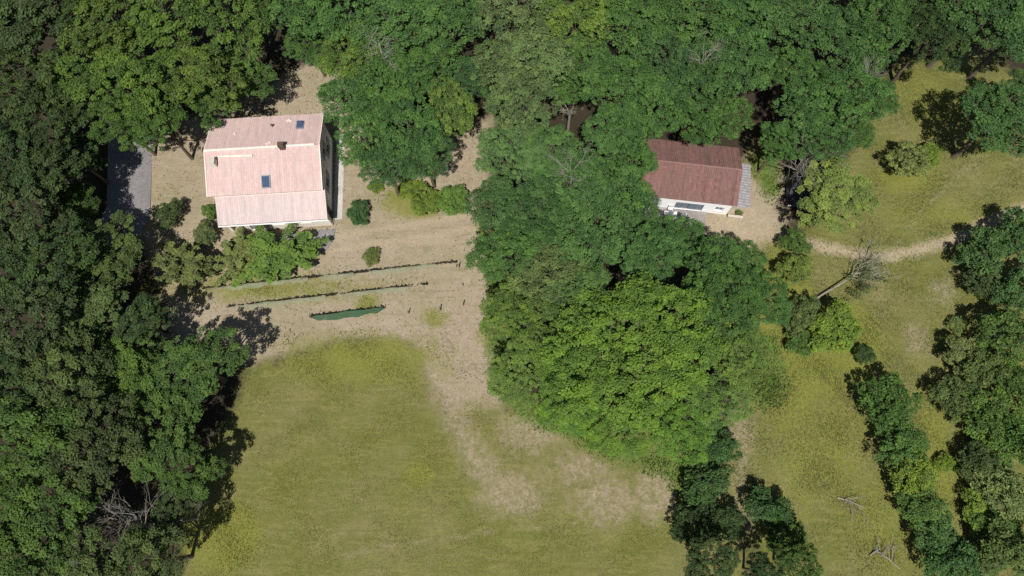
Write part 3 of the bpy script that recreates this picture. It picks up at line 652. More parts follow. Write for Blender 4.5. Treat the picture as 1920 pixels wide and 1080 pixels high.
TREES = [
 (-44.63, 45.06, 1.292, 1.146, 'A', (0.036, 0.066, 0.025), 'dark green tree filling the very top left corner', 'trees of the wood left of the pink-roofed house'),
 (-38.64, 43.74, 1.137, 1.068, 'A', (0.06, 0.108, 0.026), 'yellowish green tree, second along the top edge from the left corner', 'trees of the wood left of the pink-roofed house'),
 (-32.52, 44.76, 1.198, 1.099, 'A', (0.06, 0.108, 0.026), 'yellowish green tree, third along the top edge from the left corner', 'trees of the wood left of the pink-roofed house'),
 (-26.72, 44.65, 1.137, 1.068, 'A', (0.06, 0.108, 0.026), 'yellowish green tree at the top edge just left of a dark gap', 'trees of the wood above the pink-roofed house'),
 (-40.9, 37.66, 0.909, 0.955, 'A', (0.06, 0.108, 0.026), 'yellowish green tree bordering the darker left-edge trees, upper left', 'trees of the wood left of the pink-roofed house'),
 (-34.92, 37.31, 1.043, 1.022, 'A', (0.06, 0.108, 0.026), 'broad yellowish green tree in the middle of the upper left wood', 'trees of the wood above the pink-roofed house'),
 (-29.29, 38.39, 0.963, 0.982, 'A', (0.06, 0.108, 0.026), 'yellowish green tree up and left of the pink roof, one row in from it', 'trees of the wood above the pink-roofed house'),
 (-26.64, 39.86, 0.776, 0.71, 'A', (0.05, 0.098, 0.026), 'green tree with a sharp black shadow edge above the pink roof', 'trees of the wood above the pink-roofed house'),
 (-33.2, 34.29, 0.722, 0.861, 'A', (0.05, 0.098, 0.026), 'green tree overhanging the dry yard left of the pink roof corner', 'trees of the wood above the pink-roofed house'),
 (-28.88, 37.13, 0.589, 0.755, 'A', (0.05, 0.098, 0.026), 'small green tree touching the top left corner of the pink roof', 'trees of the wood above the pink-roofed house'),
 (-37.11, 34.76, 0.696, 0.848, 'A', (0.05, 0.098, 0.026), 'green tree just above the top end of the grey driveway', 'trees of the wood left of the pink-roofed house'),
 (-46.48, 37.31, 1.15, 1.075, 'A', (0.036, 0.066, 0.025), 'dark green tree on the left edge below the corner tree', 'trees of the wood left of the pink-roofed house'),
 (-42.67, 33.49, 0.99, 0.995, 'A', (0.036, 0.066, 0.025), 'dark green tree one row in from left edge, level with pink roof top', 'trees of the wood left of the pink-roofed house'),
 (-45.13, 29.77, 1.07, 1.035, 'A', (0.036, 0.066, 0.025), 'dark green tree on the left edge level with the pink roof ridge', 'trees of the wood left of the pink-roofed house'),
 (-42.37, 28.34, 0.856, 0.928, 'A', (0.036, 0.066, 0.025), 'dark green tree left of the driveway, second from it', 'trees of the wood left of the pink-roofed house'),
 (-41.54, 31.55, 0.642, 0.616, 'A', (0.036, 0.066, 0.025), 'dark narrow tree overhanging the left side of the grey driveway', 'trees of the wood left of the pink-roofed house'),
 (-41.26, 26.4, 0.669, 0.584, 'A', (0.05, 0.098, 0.026), 'green tree at the bottom left end of the grey driveway', 'trees of the wood left of the pink-roofed house'),
 (-42.83, 23.62, 1.016, 1.008, 'A', (0.045, 0.07, 0.028), 'dull green tree on the left edge level with the pink house front', 'trees of the wood left of the pink-roofed house'),
 (-37.16, 22.02, 0.883, 0.64, 'A', (0.062, 0.098, 0.034), 'lighter green tree with separate leafy clumps left of the spiky orchard tree', 'trees of the wood left of the pink-roofed house'),
 (-39.71, 19.76, 0.936, 0.968, 'A', (0.036, 0.066, 0.025), 'dark tree left of the lighter clumpy tree near the orchard', 'trees of the wood left of the pink-roofed house'),
 (-43.6, 18.75, 0.963, 0.982, 'A', (0.036, 0.066, 0.025), 'dark tree cut by the left edge at mid height', 'trees of the wood left of the pink-roofed house'),
 (-40.52, 14.42, 1.016, 1.008, 'A', (0.045, 0.07, 0.028), 'dull green tree on the left edge below mid height', 'trees of the wood left of the pink-roofed house'),
 (-37.21, 15.44, 0.909, 0.745, 'A', (0.062, 0.098, 0.034), 'bright-topped tree left of the big brown shadow on the field', 'trees of the wood left of the pink-roofed house'),
 (-32.77, 10.74, 0.883, 0.734, 'A', (0.06, 0.108, 0.026), 'yellow-topped green tree below the big brown shadow', 'trees of the wood left of the pink-roofed house'),
 (-27.11, 11.17, 0.936, 0.755, 'A', (0.05, 0.098, 0.026), 'green tree reaching furthest right onto the field below the brown shadow', 'trees of the wood left of the pink-roofed house'),
 (-36.19, 9.71, 0.963, 0.982, 'A', (0.062, 0.098, 0.034), 'mid green tree two rows left of the meadow corner', 'trees of the wood left of the pink-roofed house'),
 (-41.56, 9.72, 0.936, 0.968, 'A', (0.036, 0.066, 0.025), 'dark tree on the left edge at two thirds height', 'trees of the wood left of the pink-roofed house'),
 (-38.47, 4.91, 1.07, 1.035, 'A', (0.05, 0.098, 0.026), 'green tree near the left edge, level with the middle of the meadow', 'trees of the wood left of the pink-roofed house'),
 (-33.28, 4.72, 0.99, 0.995, 'A', (0.045, 0.07, 0.028), 'dull green tree with a deep black hollow on its left, lower left wood', 'trees of the wood left of the pink-roofed house'),
 (-29.46, 6.19, 0.963, 0.766, 'A', (0.05, 0.098, 0.026), 'green tree with a bright curved ridge of leaves beside the meadow', 'trees of the wood left of the pink-roofed house'),
 (-27.21, 2.99, 0.669, 0.651, 'A', (0.05, 0.098, 0.026), 'smaller green tree on the meadow edge just above the bare grey branches', 'trees of the wood left of the pink-roofed house'),
 (-36.34, -0.2, 1.016, 1.008, 'A', (0.05, 0.098, 0.026), 'green tree left of the bare grey dead tree', 'trees of the wood left of the pink-roofed house'),
 (-38.04, -4.1, 1.016, 1.008, 'A', (0.05, 0.098, 0.026), 'green tree in the bottom left corner', 'trees of the wood left of the pink-roofed house'),
 (-32.78, -4.73, 0.856, 0.928, 'A', (0.062, 0.098, 0.034), 'olive green tree on the bottom edge below the bare dead tree', 'trees of the wood left of the pink-roofed house'),
 (-28.1, -4.38, 0.749, 0.875, 'A', (0.062, 0.098, 0.034), 'low green tree on the bottom edge beside the meadow corner', 'trees of the wood left of the pink-roofed house'),
 (-27.76, -0.42, 0.535, 0.614, 'A', (0.045, 0.07, 0.028), 'small dark tree between the bare grey branches and the meadow', 'trees of the wood left of the pink-roofed house'),
 (-32.27, 14.94, 0.669, 0.709, 'A', (0.036, 0.066, 0.025), 'dark tree added to darken the lower left rim of the big brown shadow', 'trees of the wood left of the pink-roofed house'),  # extra dark tree, put in to deepen the shadow on the field
 (-48.09, 42.36, 0.856, 0.928, 'A', (0.036, 0.066, 0.025), 'dark tree on the left edge between the corner tree and the next one down', 'trees of the wood left of the pink-roofed house'),
 (15.61, -1.75, 1.0, 1.6, 'S', (0.036, 0.066, 0.025), 'dark bush in black shade on the right border of the mown meadow', 'trees of the big thicket below the cottage'),
 (41.81, -1.77, 0.938, 1.125, 'S', (0.05, 0.098, 0.026), 'green bush in the middle of the lower right thicket', 'thicket along the right edge'),
 (42.55, 16.32, 0.5, 0.5, 'S', (0.098, 0.132, 0.048), 'small olive bush left of the right thicket at mid height', 'thicket along the right edge'),
 (39.19, 3.45, 0.562, 0.506, 'S', (0.095, 0.15, 0.028), 'small lime bush between the slanting bush row and right thicket', 'thicket along the right edge'),
 (-20.87, 46.59, 1.014, 1.007, 'B', (0.052, 0.112, 0.034), 'green tree at the top edge just right of the dark gap', 'trees of the wood above the pink-roofed house'),
 (-16.44, 46.59, 1.014, 1.007, 'B', (0.052, 0.112, 0.034), 'green tree at the top edge above the pale broken branches', 'trees of the clump between pink house and track'),
 (-20.19, 44.18, 0.615, 0.686, 'B', (0.052, 0.112, 0.034), 'green tree overhanging the tip of the dry yard above the pink house', 'trees of the wood above the pink-roofed house'),
 (-15.06, 41.42, 0.829, 0.915, 'B', (0.078, 0.14, 0.034), 'light green tree left of the pale broken branches', 'trees of the clump between pink house and track'),
 (-10.55, 44.24, 1.075, 1.038, 'B', (0.052, 0.112, 0.034), 'mid green tree right of the pale broken branches', 'trees of the clump between pink house and track'),
 (-6.22, 44.83, 0.984, 0.992, 'B', (0.052, 0.112, 0.034), 'mid green tree left of a black slit in the canopy, top centre', 'trees of the clump between pink house and track'),
 (-14.82, 36.63, 0.749, 0.875, 'B', (0.052, 0.112, 0.034), 'green tree right of the top right corner of the pink roof', 'trees of the clump between pink house and track'),
 (-11.69, 38.38, 0.856, 0.928, 'B', (0.052, 0.112, 0.034), 'green tree in the middle of the clump right of the pink house', 'trees of the clump between pink house and track'),
 (-8.21, 39.49, 0.776, 0.888, 'B', (0.052, 0.112, 0.034), 'green tree in the clump, second from the pale band of trees', 'trees of the clump between pink house and track'),
 (-5.99, 35.9, 0.696, 0.848, 'B', (0.078, 0.14, 0.034), 'light green rounded tree overhanging the bare strip of ground', 'trees of the clump between pink house and track'),
 (-13.48, 32.61, 0.722, 0.861, 'B', (0.052, 0.112, 0.034), 'green tree nearest the concrete path beside the pink house', 'trees of the clump between pink house and track'),
 (-9.71, 33.81, 0.856, 0.928, 'B', (0.052, 0.112, 0.034), 'broad green tree at the heart of the clump near the bare strip', 'trees of the clump between pink house and track'),
 (-7.97, 31.12, 0.642, 0.821, 'B', (0.044, 0.094, 0.033), 'darker green tree at the lower right end of the clump by bare strip', 'trees of the clump between pink house and track'),
 (-11.53, 30.07, 0.615, 0.808, 'B', (0.044, 0.094, 0.033), 'darker green tree at the lower end of the clump above the yard', 'trees of the clump between pink house and track'),
 (-3.9, 39.48, 0.562, 0.781, 'B', (0.044, 0.094, 0.033), 'dark green tree closing the top end of the bare strip', 'trees of the clump between pink house and track'),
 (0.26, 45.77, 1.075, 1.038, 'B', (0.078, 0.126, 0.05), 'pale greyish green tree at the top edge, centre', 'trees of the central wood'),
 (2.56, 40.67, 0.883, 0.941, 'B', (0.078, 0.126, 0.05), 'pale greyish green tree, second down the pale band, on its right', 'trees of the central wood'),
 (-1.29, 40.15, 0.749, 0.875, 'B', (0.078, 0.126, 0.05), 'pale greyish green tree, second down the pale band, on its left', 'trees of the central wood'),
 (1.25, 35.44, 0.883, 0.941, 'B', (0.078, 0.126, 0.05), 'pale greyish green tree, third down the pale band', 'trees of the central wood'),
 (-0.25, 30.94, 0.776, 0.888, 'B', (0.068, 0.124, 0.044), 'pale green tree beside the bare strip, lowest of the pale band', 'trees of the central wood'),
 (3.23, 31.39, 0.696, 0.848, 'B', (0.052, 0.112, 0.034), 'green tree left of the white bare branches at centre top', 'trees of the central wood'),
 (6.23, 45.35, 1.014, 1.007, 'B', (0.078, 0.14, 0.034), 'light green tree at the top edge right of the pale band', 'trees of the wood above the red-roofed cottage'),
 (7.45, 40.3, 0.802, 0.901, 'B', (0.052, 0.112, 0.034), 'green tree above the pale dead stump in the canopy gap', 'trees of the wood above the red-roofed cottage'),
 (11.64, 44.94, 1.046, 1.023, 'B', (0.052, 0.112, 0.034), 'green tree at the top edge, second right of the pale band', 'trees of the wood above the red-roofed cottage'),
 (10.39, 37.8, 0.856, 0.928, 'B', (0.052, 0.112, 0.034), 'green tree right of the canopy gap with the pale stump', 'trees of the wood above the red-roofed cottage'),
 (9.22, 32.88, 0.776, 0.888, 'B', (0.052, 0.112, 0.034), 'green tree just below the canopy gap with the pale stump', 'trees of the central wood'),
 (14.65, 41.04, 0.856, 0.928, 'B', (0.044, 0.094, 0.033), 'darker green tree above and left of the red-roofed cottage, second row', 'trees of the wood above the red-roofed cottage'),
 (17.33, 45.46, 1.075, 1.038, 'B', (0.052, 0.112, 0.034), 'green tree at the top edge straight above the red-roofed cottage', 'trees of the wood above the red-roofed cottage'),
 (13.37, 35.7, 0.776, 0.888, 'B', (0.052, 0.112, 0.034), 'green tree above the left end of the red roof', 'trees of the wood above the red-roofed cottage'),
 (17.56, 38.68, 0.856, 0.928, 'B', (0.044, 0.094, 0.033), 'dark green tree above the middle of the red roof, second row', 'trees of the wood above the red-roofed cottage'),
 (16.99, 35.06, 0.642, 0.821, 'B', (0.052, 0.112, 0.034), 'green tree overhanging the middle of the red roof from behind', 'trees of the wood above the red-roofed cottage'),
 (20.46, 35.19, 0.589, 0.794, 'B', (0.052, 0.112, 0.034), 'green tree overhanging the right end of the red roof from behind', 'trees of the wood above the red-roofed cottage'),
 (21.21, 40.07, 0.883, 0.941, 'B', (0.052, 0.112, 0.034), 'green tree left of the black gap above the red roof', 'trees of the wood above the red-roofed cottage'),
 (22.32, 45.87, 1.046, 1.023, 'B', (0.052, 0.112, 0.034), 'green tree at the top edge above the black gap', 'trees of the wood above the red-roofed cottage'),
 (26.87, 45.15, 1.075, 1.038, 'B', (0.044, 0.094, 0.033), 'dark green tree at the top edge right of the black gap', 'trees of the wood above the red-roofed cottage'),
 (26.83, 39.71, 0.696, 0.848, 'B', (0.052, 0.112, 0.034), 'green tree bordering the black gap on its right, upper one', 'trees of the wood above the red-roofed cottage'),
 (27.45, 35.84, 0.722, 0.861, 'B', (0.052, 0.112, 0.034), 'green tree bordering the black gap on its right, lower one', 'trees of the wood above the red-roofed cottage'),
 (25.4, 32.75, 0.508, 0.754, 'B', (0.052, 0.112, 0.034), 'small green tree between the red cottage and the bare-branched tree', 'trees of the wood above the red-roofed cottage'),
 (31.19, 42.39, 0.909, 0.955, 'B', (0.044, 0.094, 0.033), 'dark green tree at top, two left of the dark round tree', 'trees of the wood above the red-roofed cottage'),
 (31.54, 36.43, 0.829, 0.915, 'B', (0.052, 0.112, 0.034), 'green tree above the yellow-green tree, second row', 'trees of the wood above the red-roofed cottage'),
 (29.43, 32.85, 0.615, 0.808, 'B', (0.052, 0.112, 0.034), 'green tree right behind the bare-branched tree', 'trees of the wood above the red-roofed cottage'),
 (35.66, 43.8, 0.923, 0.961, 'B', (0.052, 0.112, 0.034), 'green tree with pale twigs left of the small grass clearing', 'trees of the wood above the red-roofed cottage'),
 (35.13, 37.54, 0.508, 0.754, 'B', (0.052, 0.112, 0.034), 'small green tree on the left side of the small grass clearing', 'trees of the wood above the red-roofed cottage'),
 (33.87, 34.38, 0.401, 0.561, 'B', (0.052, 0.112, 0.034), 'low green tree at the lower left end of the small clearing', 'trees of the wood above the red-roofed cottage'),
 (36.69, 48.25, 0.8, 0.9, 'B', (0.052, 0.112, 0.034), 'green tree cut by the top edge left of the dark round tree', 'trees of the wood above the red-roofed cottage'),
 (40.99, 43.5, 0.923, 0.961, 'B', (0.036, 0.066, 0.025), 'dark round tree at the top of the small grass clearing', 'trees of the wood above the red-roofed cottage'),
 (41.04, 48.04, 0.861, 0.931, 'B', (0.036, 0.066, 0.025), 'dark tree cut by the top edge above the dark round tree', 'trees of the wood above the red-roofed cottage'),
 (45.17, 45.36, 1.107, 1.054, 'B', (0.044, 0.094, 0.033), 'green tree at the top edge, second from the top right corner', 'trees of the wood above the red-roofed cottage'),
 (49.34, 43.92, 0.984, 0.992, 'B', (0.044, 0.094, 0.033), 'green tree filling the top right corner', 'trees of the wood above the red-roofed cottage'),
 (45.88, 34.49, 1.043, 0.868, 'B', (0.044, 0.094, 0.033), 'large dark green tree on the right edge casting a black shadow on grass', 'trees of the wood above the red-roofed cottage'),
 (50.13, 37.3, 0.749, 0.743, 'B', (0.044, 0.094, 0.033), 'green tree cut by the right edge beside the large shadow-casting tree', 'trees of the wood above the red-roofed cottage'),
 (5.57, 27.8, 0.856, 0.928, 'B', (0.052, 0.112, 0.034), 'green tree with white bare branches in its crown, centre', 'trees of the central wood'),
 (-1.21, 25.89, 0.749, 0.875, 'B', (0.044, 0.094, 0.033), 'darker green tree at the right end of the dirt tracks', 'trees of the central wood'),
 (2.4, 24.97, 0.829, 0.915, 'B', (0.044, 0.094, 0.033), 'darker green tree second from the end of the dirt tracks', 'trees of the central wood'),
 (9.01, 27.69, 0.776, 0.888, 'B', (0.052, 0.112, 0.034), 'green tree two left of the red-roofed cottage', 'trees of the central wood'),
 (11.65, 31.23, 0.535, 0.691, 'B', (0.052, 0.112, 0.034), 'green tree covering the left end of the red roof', 'trees of the central wood'),
 (6.86, 22.83, 0.883, 0.941, 'B', (0.052, 0.112, 0.034), 'green tree in the middle of the central wood, below the white bare branches', 'trees of the central wood'),
 (11.54, 25.36, 0.615, 0.727, 'B', (0.044, 0.094, 0.033), 'dark green tree at the lower left corner of the cottage', 'trees of the central wood'),
 (-0.47, 21.23, 0.776, 0.888, 'B', (0.052, 0.112, 0.034), 'green tree at the right end of the uppermost net row', 'trees of the central wood'),
 (3.28, 19.74, 0.776, 0.888, 'B', (0.078, 0.126, 0.05), 'greyish green tree above and left of the big bright oak', 'trees of the central wood'),
 (15.45, 23.11, 0.642, 0.657, 'B', (0.052, 0.112, 0.034), 'green tree in front of the white cottage wall', 'trees of the big thicket below the cottage'),
 (12.03, 20.98, 0.776, 0.888, 'B', (0.052, 0.112, 0.034), 'green tree below and left of the white cottage wall', 'trees of the big thicket below the cottage'),
 (17.71, 20.1, 0.696, 0.848, 'B', (0.052, 0.112, 0.034), 'green tree below the white wall, between oak and cottage yard', 'trees of the big thicket below the cottage'),
 (9.98, 12.51, 1.0, 1.0, 'O', (0.076, 0.148, 0.028), 'huge bright green oak, widest crown in the photo, right of the meadow top', 'trees of the big thicket below the cottage'),
 (0.0, 16.34, 0.669, 0.668, 'B', (0.078, 0.14, 0.034), 'light green tree left of the huge oak, beside the wooden posts', 'trees of the big thicket below the cottage'),
 (0.7, 10.96, 0.669, 0.584, 'B', (0.078, 0.14, 0.034), 'light green tree at the lower left foot of the huge oak', 'trees of the big thicket below the cottage'),
 (4.9, 8.26, 0.642, 0.493, 'B', (0.076, 0.148, 0.028), 'low bright green tree above the largest bare patch of straw', 'trees of the big thicket below the cottage'),
 (9.7, 6.41, 0.696, 0.509, 'B', (0.076, 0.148, 0.028), 'low bright green tree at the bottom of the huge oak', 'trees of the big thicket below the cottage'),
 (14.19, 5.91, 0.722, 0.56, 'B', (0.076, 0.148, 0.028), 'low bright green tree at the lower right foot of the huge oak', 'trees of the big thicket below the cottage'),
 (18.48, 16.57, 0.776, 0.888, 'B', (0.052, 0.112, 0.034), 'mid green tree on the upper right side of the huge oak', 'trees of the big thicket below the cottage'),
 (21.99, 17.41, 0.642, 0.739, 'B', (0.052, 0.112, 0.034), 'mid green tree on the right rim of the thicket below the cottage yard', 'trees of the big thicket below the cottage'),
 (21.3, 21.4, 0.508, 0.603, 'B', (0.052, 0.112, 0.034), 'small green tree at the lower edge of the cottage yard', 'trees of the big thicket below the cottage'),
 (19.66, 12.61, 0.722, 0.732, 'B', (0.078, 0.14, 0.034), 'light green tree on the right side of the huge oak', 'trees of the big thicket below the cottage'),
 (17.83, 8.64, 0.642, 0.575, 'B', (0.078, 0.14, 0.034), 'light green tree on the lower right side of the huge oak', 'trees of the big thicket below the cottage'),
 (5.61, 17.88, 0.696, 0.848, 'B', (0.068, 0.124, 0.044), 'pale green tree touching the upper left rim of the huge oak', 'trees of the big thicket below the cottage'),
 (2.54, 14.36, 0.696, 0.805, 'B', (0.078, 0.14, 0.034), 'light green tree between the wooden posts and the huge oak, second from posts', 'trees of the big thicket below the cottage'),
 (4.65, 11.35, 0.589, 0.635, 'B', (0.076, 0.148, 0.028), 'bright green tree tucked under the left side of the huge oak', 'trees of the big thicket below the cottage'),
 (17.93, 4.83, 1.187, 1.781, 'S', (0.044, 0.094, 0.033), 'dark bluish green bush left of the beige footpath strip, upper one', 'trees of the big thicket below the cottage'),
 (16.98, 1.78, 1.187, 1.781, 'S', (0.044, 0.094, 0.033), 'dark bluish green bush left of the beige footpath strip, lower one', 'trees of the big thicket below the cottage'),
 (15.97, -4.41, 0.535, 0.614, 'A', (0.036, 0.066, 0.025), 'dark tree on the bottom edge with a black shadow above it', 'trees of the big thicket below the cottage'),
 (22.3, -0.44, 1.062, 1.328, 'S', (0.044, 0.094, 0.033), 'green bush casting a black rounded shadow beside the beige footpath strip', 'trees of the big thicket below the cottage'),
 (22.93, -4.65, 0.455, 0.618, 'A', (0.05, 0.098, 0.026), 'green tree on the bottom edge right of the dark one', 'trees of the big thicket below the cottage'),
 (20.21, -5.34, 0.428, 0.607, 'A', (0.036, 0.066, 0.025), 'dark tree on the bottom edge between two greener shadow-casting ones', 'trees of the big thicket below the cottage'),
 (23.46, -2.63, 1.0, 1.3, 'S', (0.05, 0.098, 0.026), 'green bush between the rounded black shadow and the bottom edge tree', 'trees of the big thicket below the cottage'),
 (17.79, -1.32, 1.062, 1.381, 'S', (0.036, 0.066, 0.025), 'dark bush under the two bluish bushes, left of the beige footpath strip', 'trees of the big thicket below the cottage'),
 (5.35, 38.95, 0.508, 0.679, 'B', (0.052, 0.112, 0.034), 'small green tree just above the pale stump in the canopy gap', 'trees of the central wood'),
 (30.21, 27.44, 0.99, 0.597, 'A', (0.085, 0.128, 0.034), 'broad yellow-green tree beside the cottage yard', 'shrubs on the right-hand meadow'),
 (27.28, 21.65, 0.938, 1.219, 'S', (0.085, 0.128, 0.034), 'yellow-green bush below the path start, above the fallen trunk', 'shrubs on the right-hand meadow'),
 (27.59, 24.48, 0.812, 1.056, 'S', (0.05, 0.098, 0.026), 'green bush where the dirt path leaves the cottage yard', 'shrubs on the right-hand meadow'),
 (27.2, 17.1, 1.0, 1.3, 'S', (0.062, 0.098, 0.034), 'dark-shaded bush at the thick end of the fallen trunk', 'shrubs on the right-hand meadow'),
 (29.97, 15.76, 1.437, 1.437, 'S', (0.095, 0.15, 0.028), 'bright lime green bush below the fallen trunk', 'shrubs on the right-hand meadow'),
 (27.06, 14.67, 0.812, 0.812, 'S', (0.05, 0.098, 0.026), 'green bush left of the bright lime green bush', 'shrubs on the right-hand meadow'),
 (33.2, 13.43, 0.562, 0.675, 'S', (0.036, 0.066, 0.025), 'small dark bush right of the bright lime green bush', 'shrubs on the right-hand meadow'),
 (39.7, 33.09, 1.062, 1.594, 'S', (0.098, 0.132, 0.048), 'small tree with a dark shadow on the upper right meadow', 'shrubs on the right-hand meadow'),
 (42.65, 34.16, 0.75, 0.9, 'S', (0.095, 0.15, 0.028), 'lime green bush right beside the small tree on the upper meadow', 'shrubs on the right-hand meadow'),
 (33.92, 8.48, 1.45, 1.885, 'S', (0.05, 0.098, 0.026), 'topmost bush of the slanting bush row in the lower right meadow', 'shrubs on the right-hand meadow'),
 (34.58, 5.21, 1.294, 1.682, 'S', (0.05, 0.098, 0.026), 'second bush down the slanting bush row', 'shrubs on the right-hand meadow'),
 (35.26, 2.47, 1.294, 1.552, 'S', (0.095, 0.15, 0.028), 'lighter third bush down the slanting bush row', 'shrubs on the right-hand meadow'),
 (35.48, -0.22, 1.219, 1.462, 'S', (0.05, 0.098, 0.026), 'fourth bush down the slanting bush row', 'shrubs on the right-hand meadow'),
 (36.37, -2.63, 1.144, 1.373, 'S', (0.044, 0.094, 0.033), 'dark fifth bush down the slanting bush row', 'shrubs on the right-hand meadow'),
 (37.03, -4.75, 1.294, 1.682, 'S', (0.044, 0.094, 0.033), 'dark bush at the bottom end of the slanting bush row', 'shrubs on the right-hand meadow'),
 (45.35, 23.27, 1.312, 1.837, 'S', (0.044, 0.094, 0.033), 'dark bush right below the dirt path, left one of the right thicket', 'thicket along the right edge'),
 (48.62, 24.6, 1.375, 1.925, 'S', (0.044, 0.094, 0.033), 'dark bush right below the dirt path, on the right edge', 'thicket along the right edge'),
 (45.11, 19.98, 1.125, 1.35, 'S', (0.045, 0.07, 0.028), 'dull green bush, second down the left side of the right thicket', 'thicket along the right edge'),
 (47.8, 19.49, 1.375, 1.925, 'S', (0.044, 0.094, 0.033), 'dark bush on the right edge, second below the dirt path', 'thicket along the right edge'),
 (45.72, 15.04, 1.5, 2.1, 'S', (0.05, 0.098, 0.026), 'green bush on the right edge, third below the dirt path', 'thicket along the right edge'),
 (41.62, 13.27, 1.062, 1.275, 'S', (0.098, 0.132, 0.048), 'olive bush sticking out left from the right thicket at mid height', 'thicket along the right edge'),
 (43.3, 11.93, 1.25, 1.625, 'S', (0.062, 0.098, 0.034), 'green bush right of the olive bush that sticks out', 'thicket along the right edge'),
 (45.64, 10.39, 1.375, 1.925, 'S', (0.05, 0.098, 0.026), 'green bush on the right edge, fourth below the dirt path', 'thicket along the right edge'),
 (40.24, 9.27, 1.125, 1.463, 'S', (0.062, 0.098, 0.034), 'bush nearest the slanting bush row, in the right thicket', 'thicket along the right edge'),
 (42.49, 7.31, 1.375, 1.788, 'S', (0.05, 0.098, 0.026), 'broad green bush in the middle of the right thicket', 'thicket along the right edge'),
 (44.69, 5.19, 1.375, 1.925, 'S', (0.05, 0.098, 0.026), 'green bush on the right edge, fifth below the dirt path', 'thicket along the right edge'),
 (41.42, 3.62, 1.125, 1.35, 'S', (0.045, 0.07, 0.028), 'brownish green bush in the lower part of the right thicket', 'thicket along the right edge'),
 (42.96, 0.89, 1.375, 1.65, 'S', (0.098, 0.132, 0.048), 'olive bush near the right edge in the lower right corner area', 'thicket along the right edge'),
 (40.83, -0.44, 0.938, 0.938, 'S', (0.095, 0.15, 0.028), 'light green low bush at the left rim of the lower right thicket', 'thicket along the right edge'),
 (42.51, -3.67, 1.437, 1.869, 'S', (0.062, 0.098, 0.034), 'green bush in the bottom right corner', 'thicket along the right edge'),
 (40.08, -4.58, 1.0, 1.2, 'S', (0.062, 0.098, 0.034), 'green bush on the bottom edge left of the corner bush', 'thicket along the right edge'),
 (-22.99, 23.27, 1.433, 0.602, 'F', (0.078, 0.14, 0.034), 'wide leafy fruit tree in front of the pink house', 'garden shrubs round the pink-roofed house'),
 (-26.51, 22.83, 1.0, 0.5, 'F', (0.098, 0.132, 0.048), 'smaller leafy fruit tree left of the wide one, front of pink house', 'garden shrubs round the pink-roofed house'),
 (-31.4, 22.21, 1.033, 0.775, 'F', (0.098, 0.132, 0.048), 'spiky-leaved olive green fruit tree left of the net rows', 'garden shrubs round the pink-roofed house'),
 (-34.02, 27.52, 0.812, 0.975, 'S', (0.045, 0.07, 0.028), 'dark bush with a brown shadow between driveway and pink house', 'garden shrubs round the pink-roofed house'),
 (-30.28, 27.98, 0.469, 0.656, 'S', (0.078, 0.14, 0.034), 'bright green bush against the left wall of the pink house', 'garden shrubs round the pink-roofed house'),
 (-30.29, 25.43, 0.75, 0.825, 'S', (0.08, 0.112, 0.045), 'grey-green bush at the lower left corner of the pink house', 'garden shrubs round the pink-roofed house'),
 (-15.35, 27.87, 0.75, 0.75, 'S', (0.044, 0.094, 0.033), 'lone dark green bush right of the concrete path', 'garden shrubs round the pink-roofed house'),
 (-8.7, 28.94, 1.0, 0.9, 'S', (0.095, 0.15, 0.028), 'lime green shrub at the left end of the low hedge by the tracks', 'garden shrubs round the pink-roofed house'),
 (-5.98, 29.12, 1.0, 0.9, 'S', (0.078, 0.14, 0.034), 'green shrub at the right end of the low hedge by the tracks', 'garden shrubs round the pink-roofed house'),
 (-10.56, 30.7, 0.625, 0.5, 'S', (0.095, 0.15, 0.028), 'small yellow-green shrub at the foot of the tree clump above the hedge', 'garden shrubs round the pink-roofed house'),
 (-13.87, 30.94, 0.437, 0.306, 'S', (0.095, 0.15, 0.028), 'tiny yellow-green shrub on the dry yard under the tree clump', 'garden shrubs round the pink-roofed house'),
 (-13.87, 23.26, 0.5, 0.45, 'S', (0.098, 0.132, 0.048), 'small straw-green bush alone below the dirt tracks', 'garden shrubs round the pink-roofed house'),
 (22.93, 28.05, 0.25, 0.225, 'S', (0.08, 0.112, 0.045), 'tiny bush at the lower right corner of the white cottage', 'shrubs on the right-hand meadow'),
]
rg = random.Random(5); cnt = {}
for (x, y, s, sz, kind, tone, label, group) in TREES:
    k = cnt.get(kind, 0); cnt[kind] = k+1; cm, tm = PROTO[kind, (k*5+k//3) % NV[kind]]
    shrub = kind == 'S'
    t = empty('shrub' if shrub else 'broadleaf_tree', (x, y, 0), rg.uniform(0, 6.283)); ax = rg.uniform(.86, 1.18); t.scale = (s*ax, s/ax, sz)
    tag(t, label, 'shrub' if shrub else 'tree', group)
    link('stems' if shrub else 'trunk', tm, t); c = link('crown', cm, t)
    j = rg.uniform(.93, 1.07)*(.98 if group.startswith('trees of the wood left') else 1.22 if group.startswith(('thicket', 'shrubs on')) else 1.04); c.color = (1.42*tone[0]*j*rg.uniform(.94, 1.06), 1.3*tone[1]*j, 1.15*tone[2]*j*rg.uniform(.92, 1.08), 1)

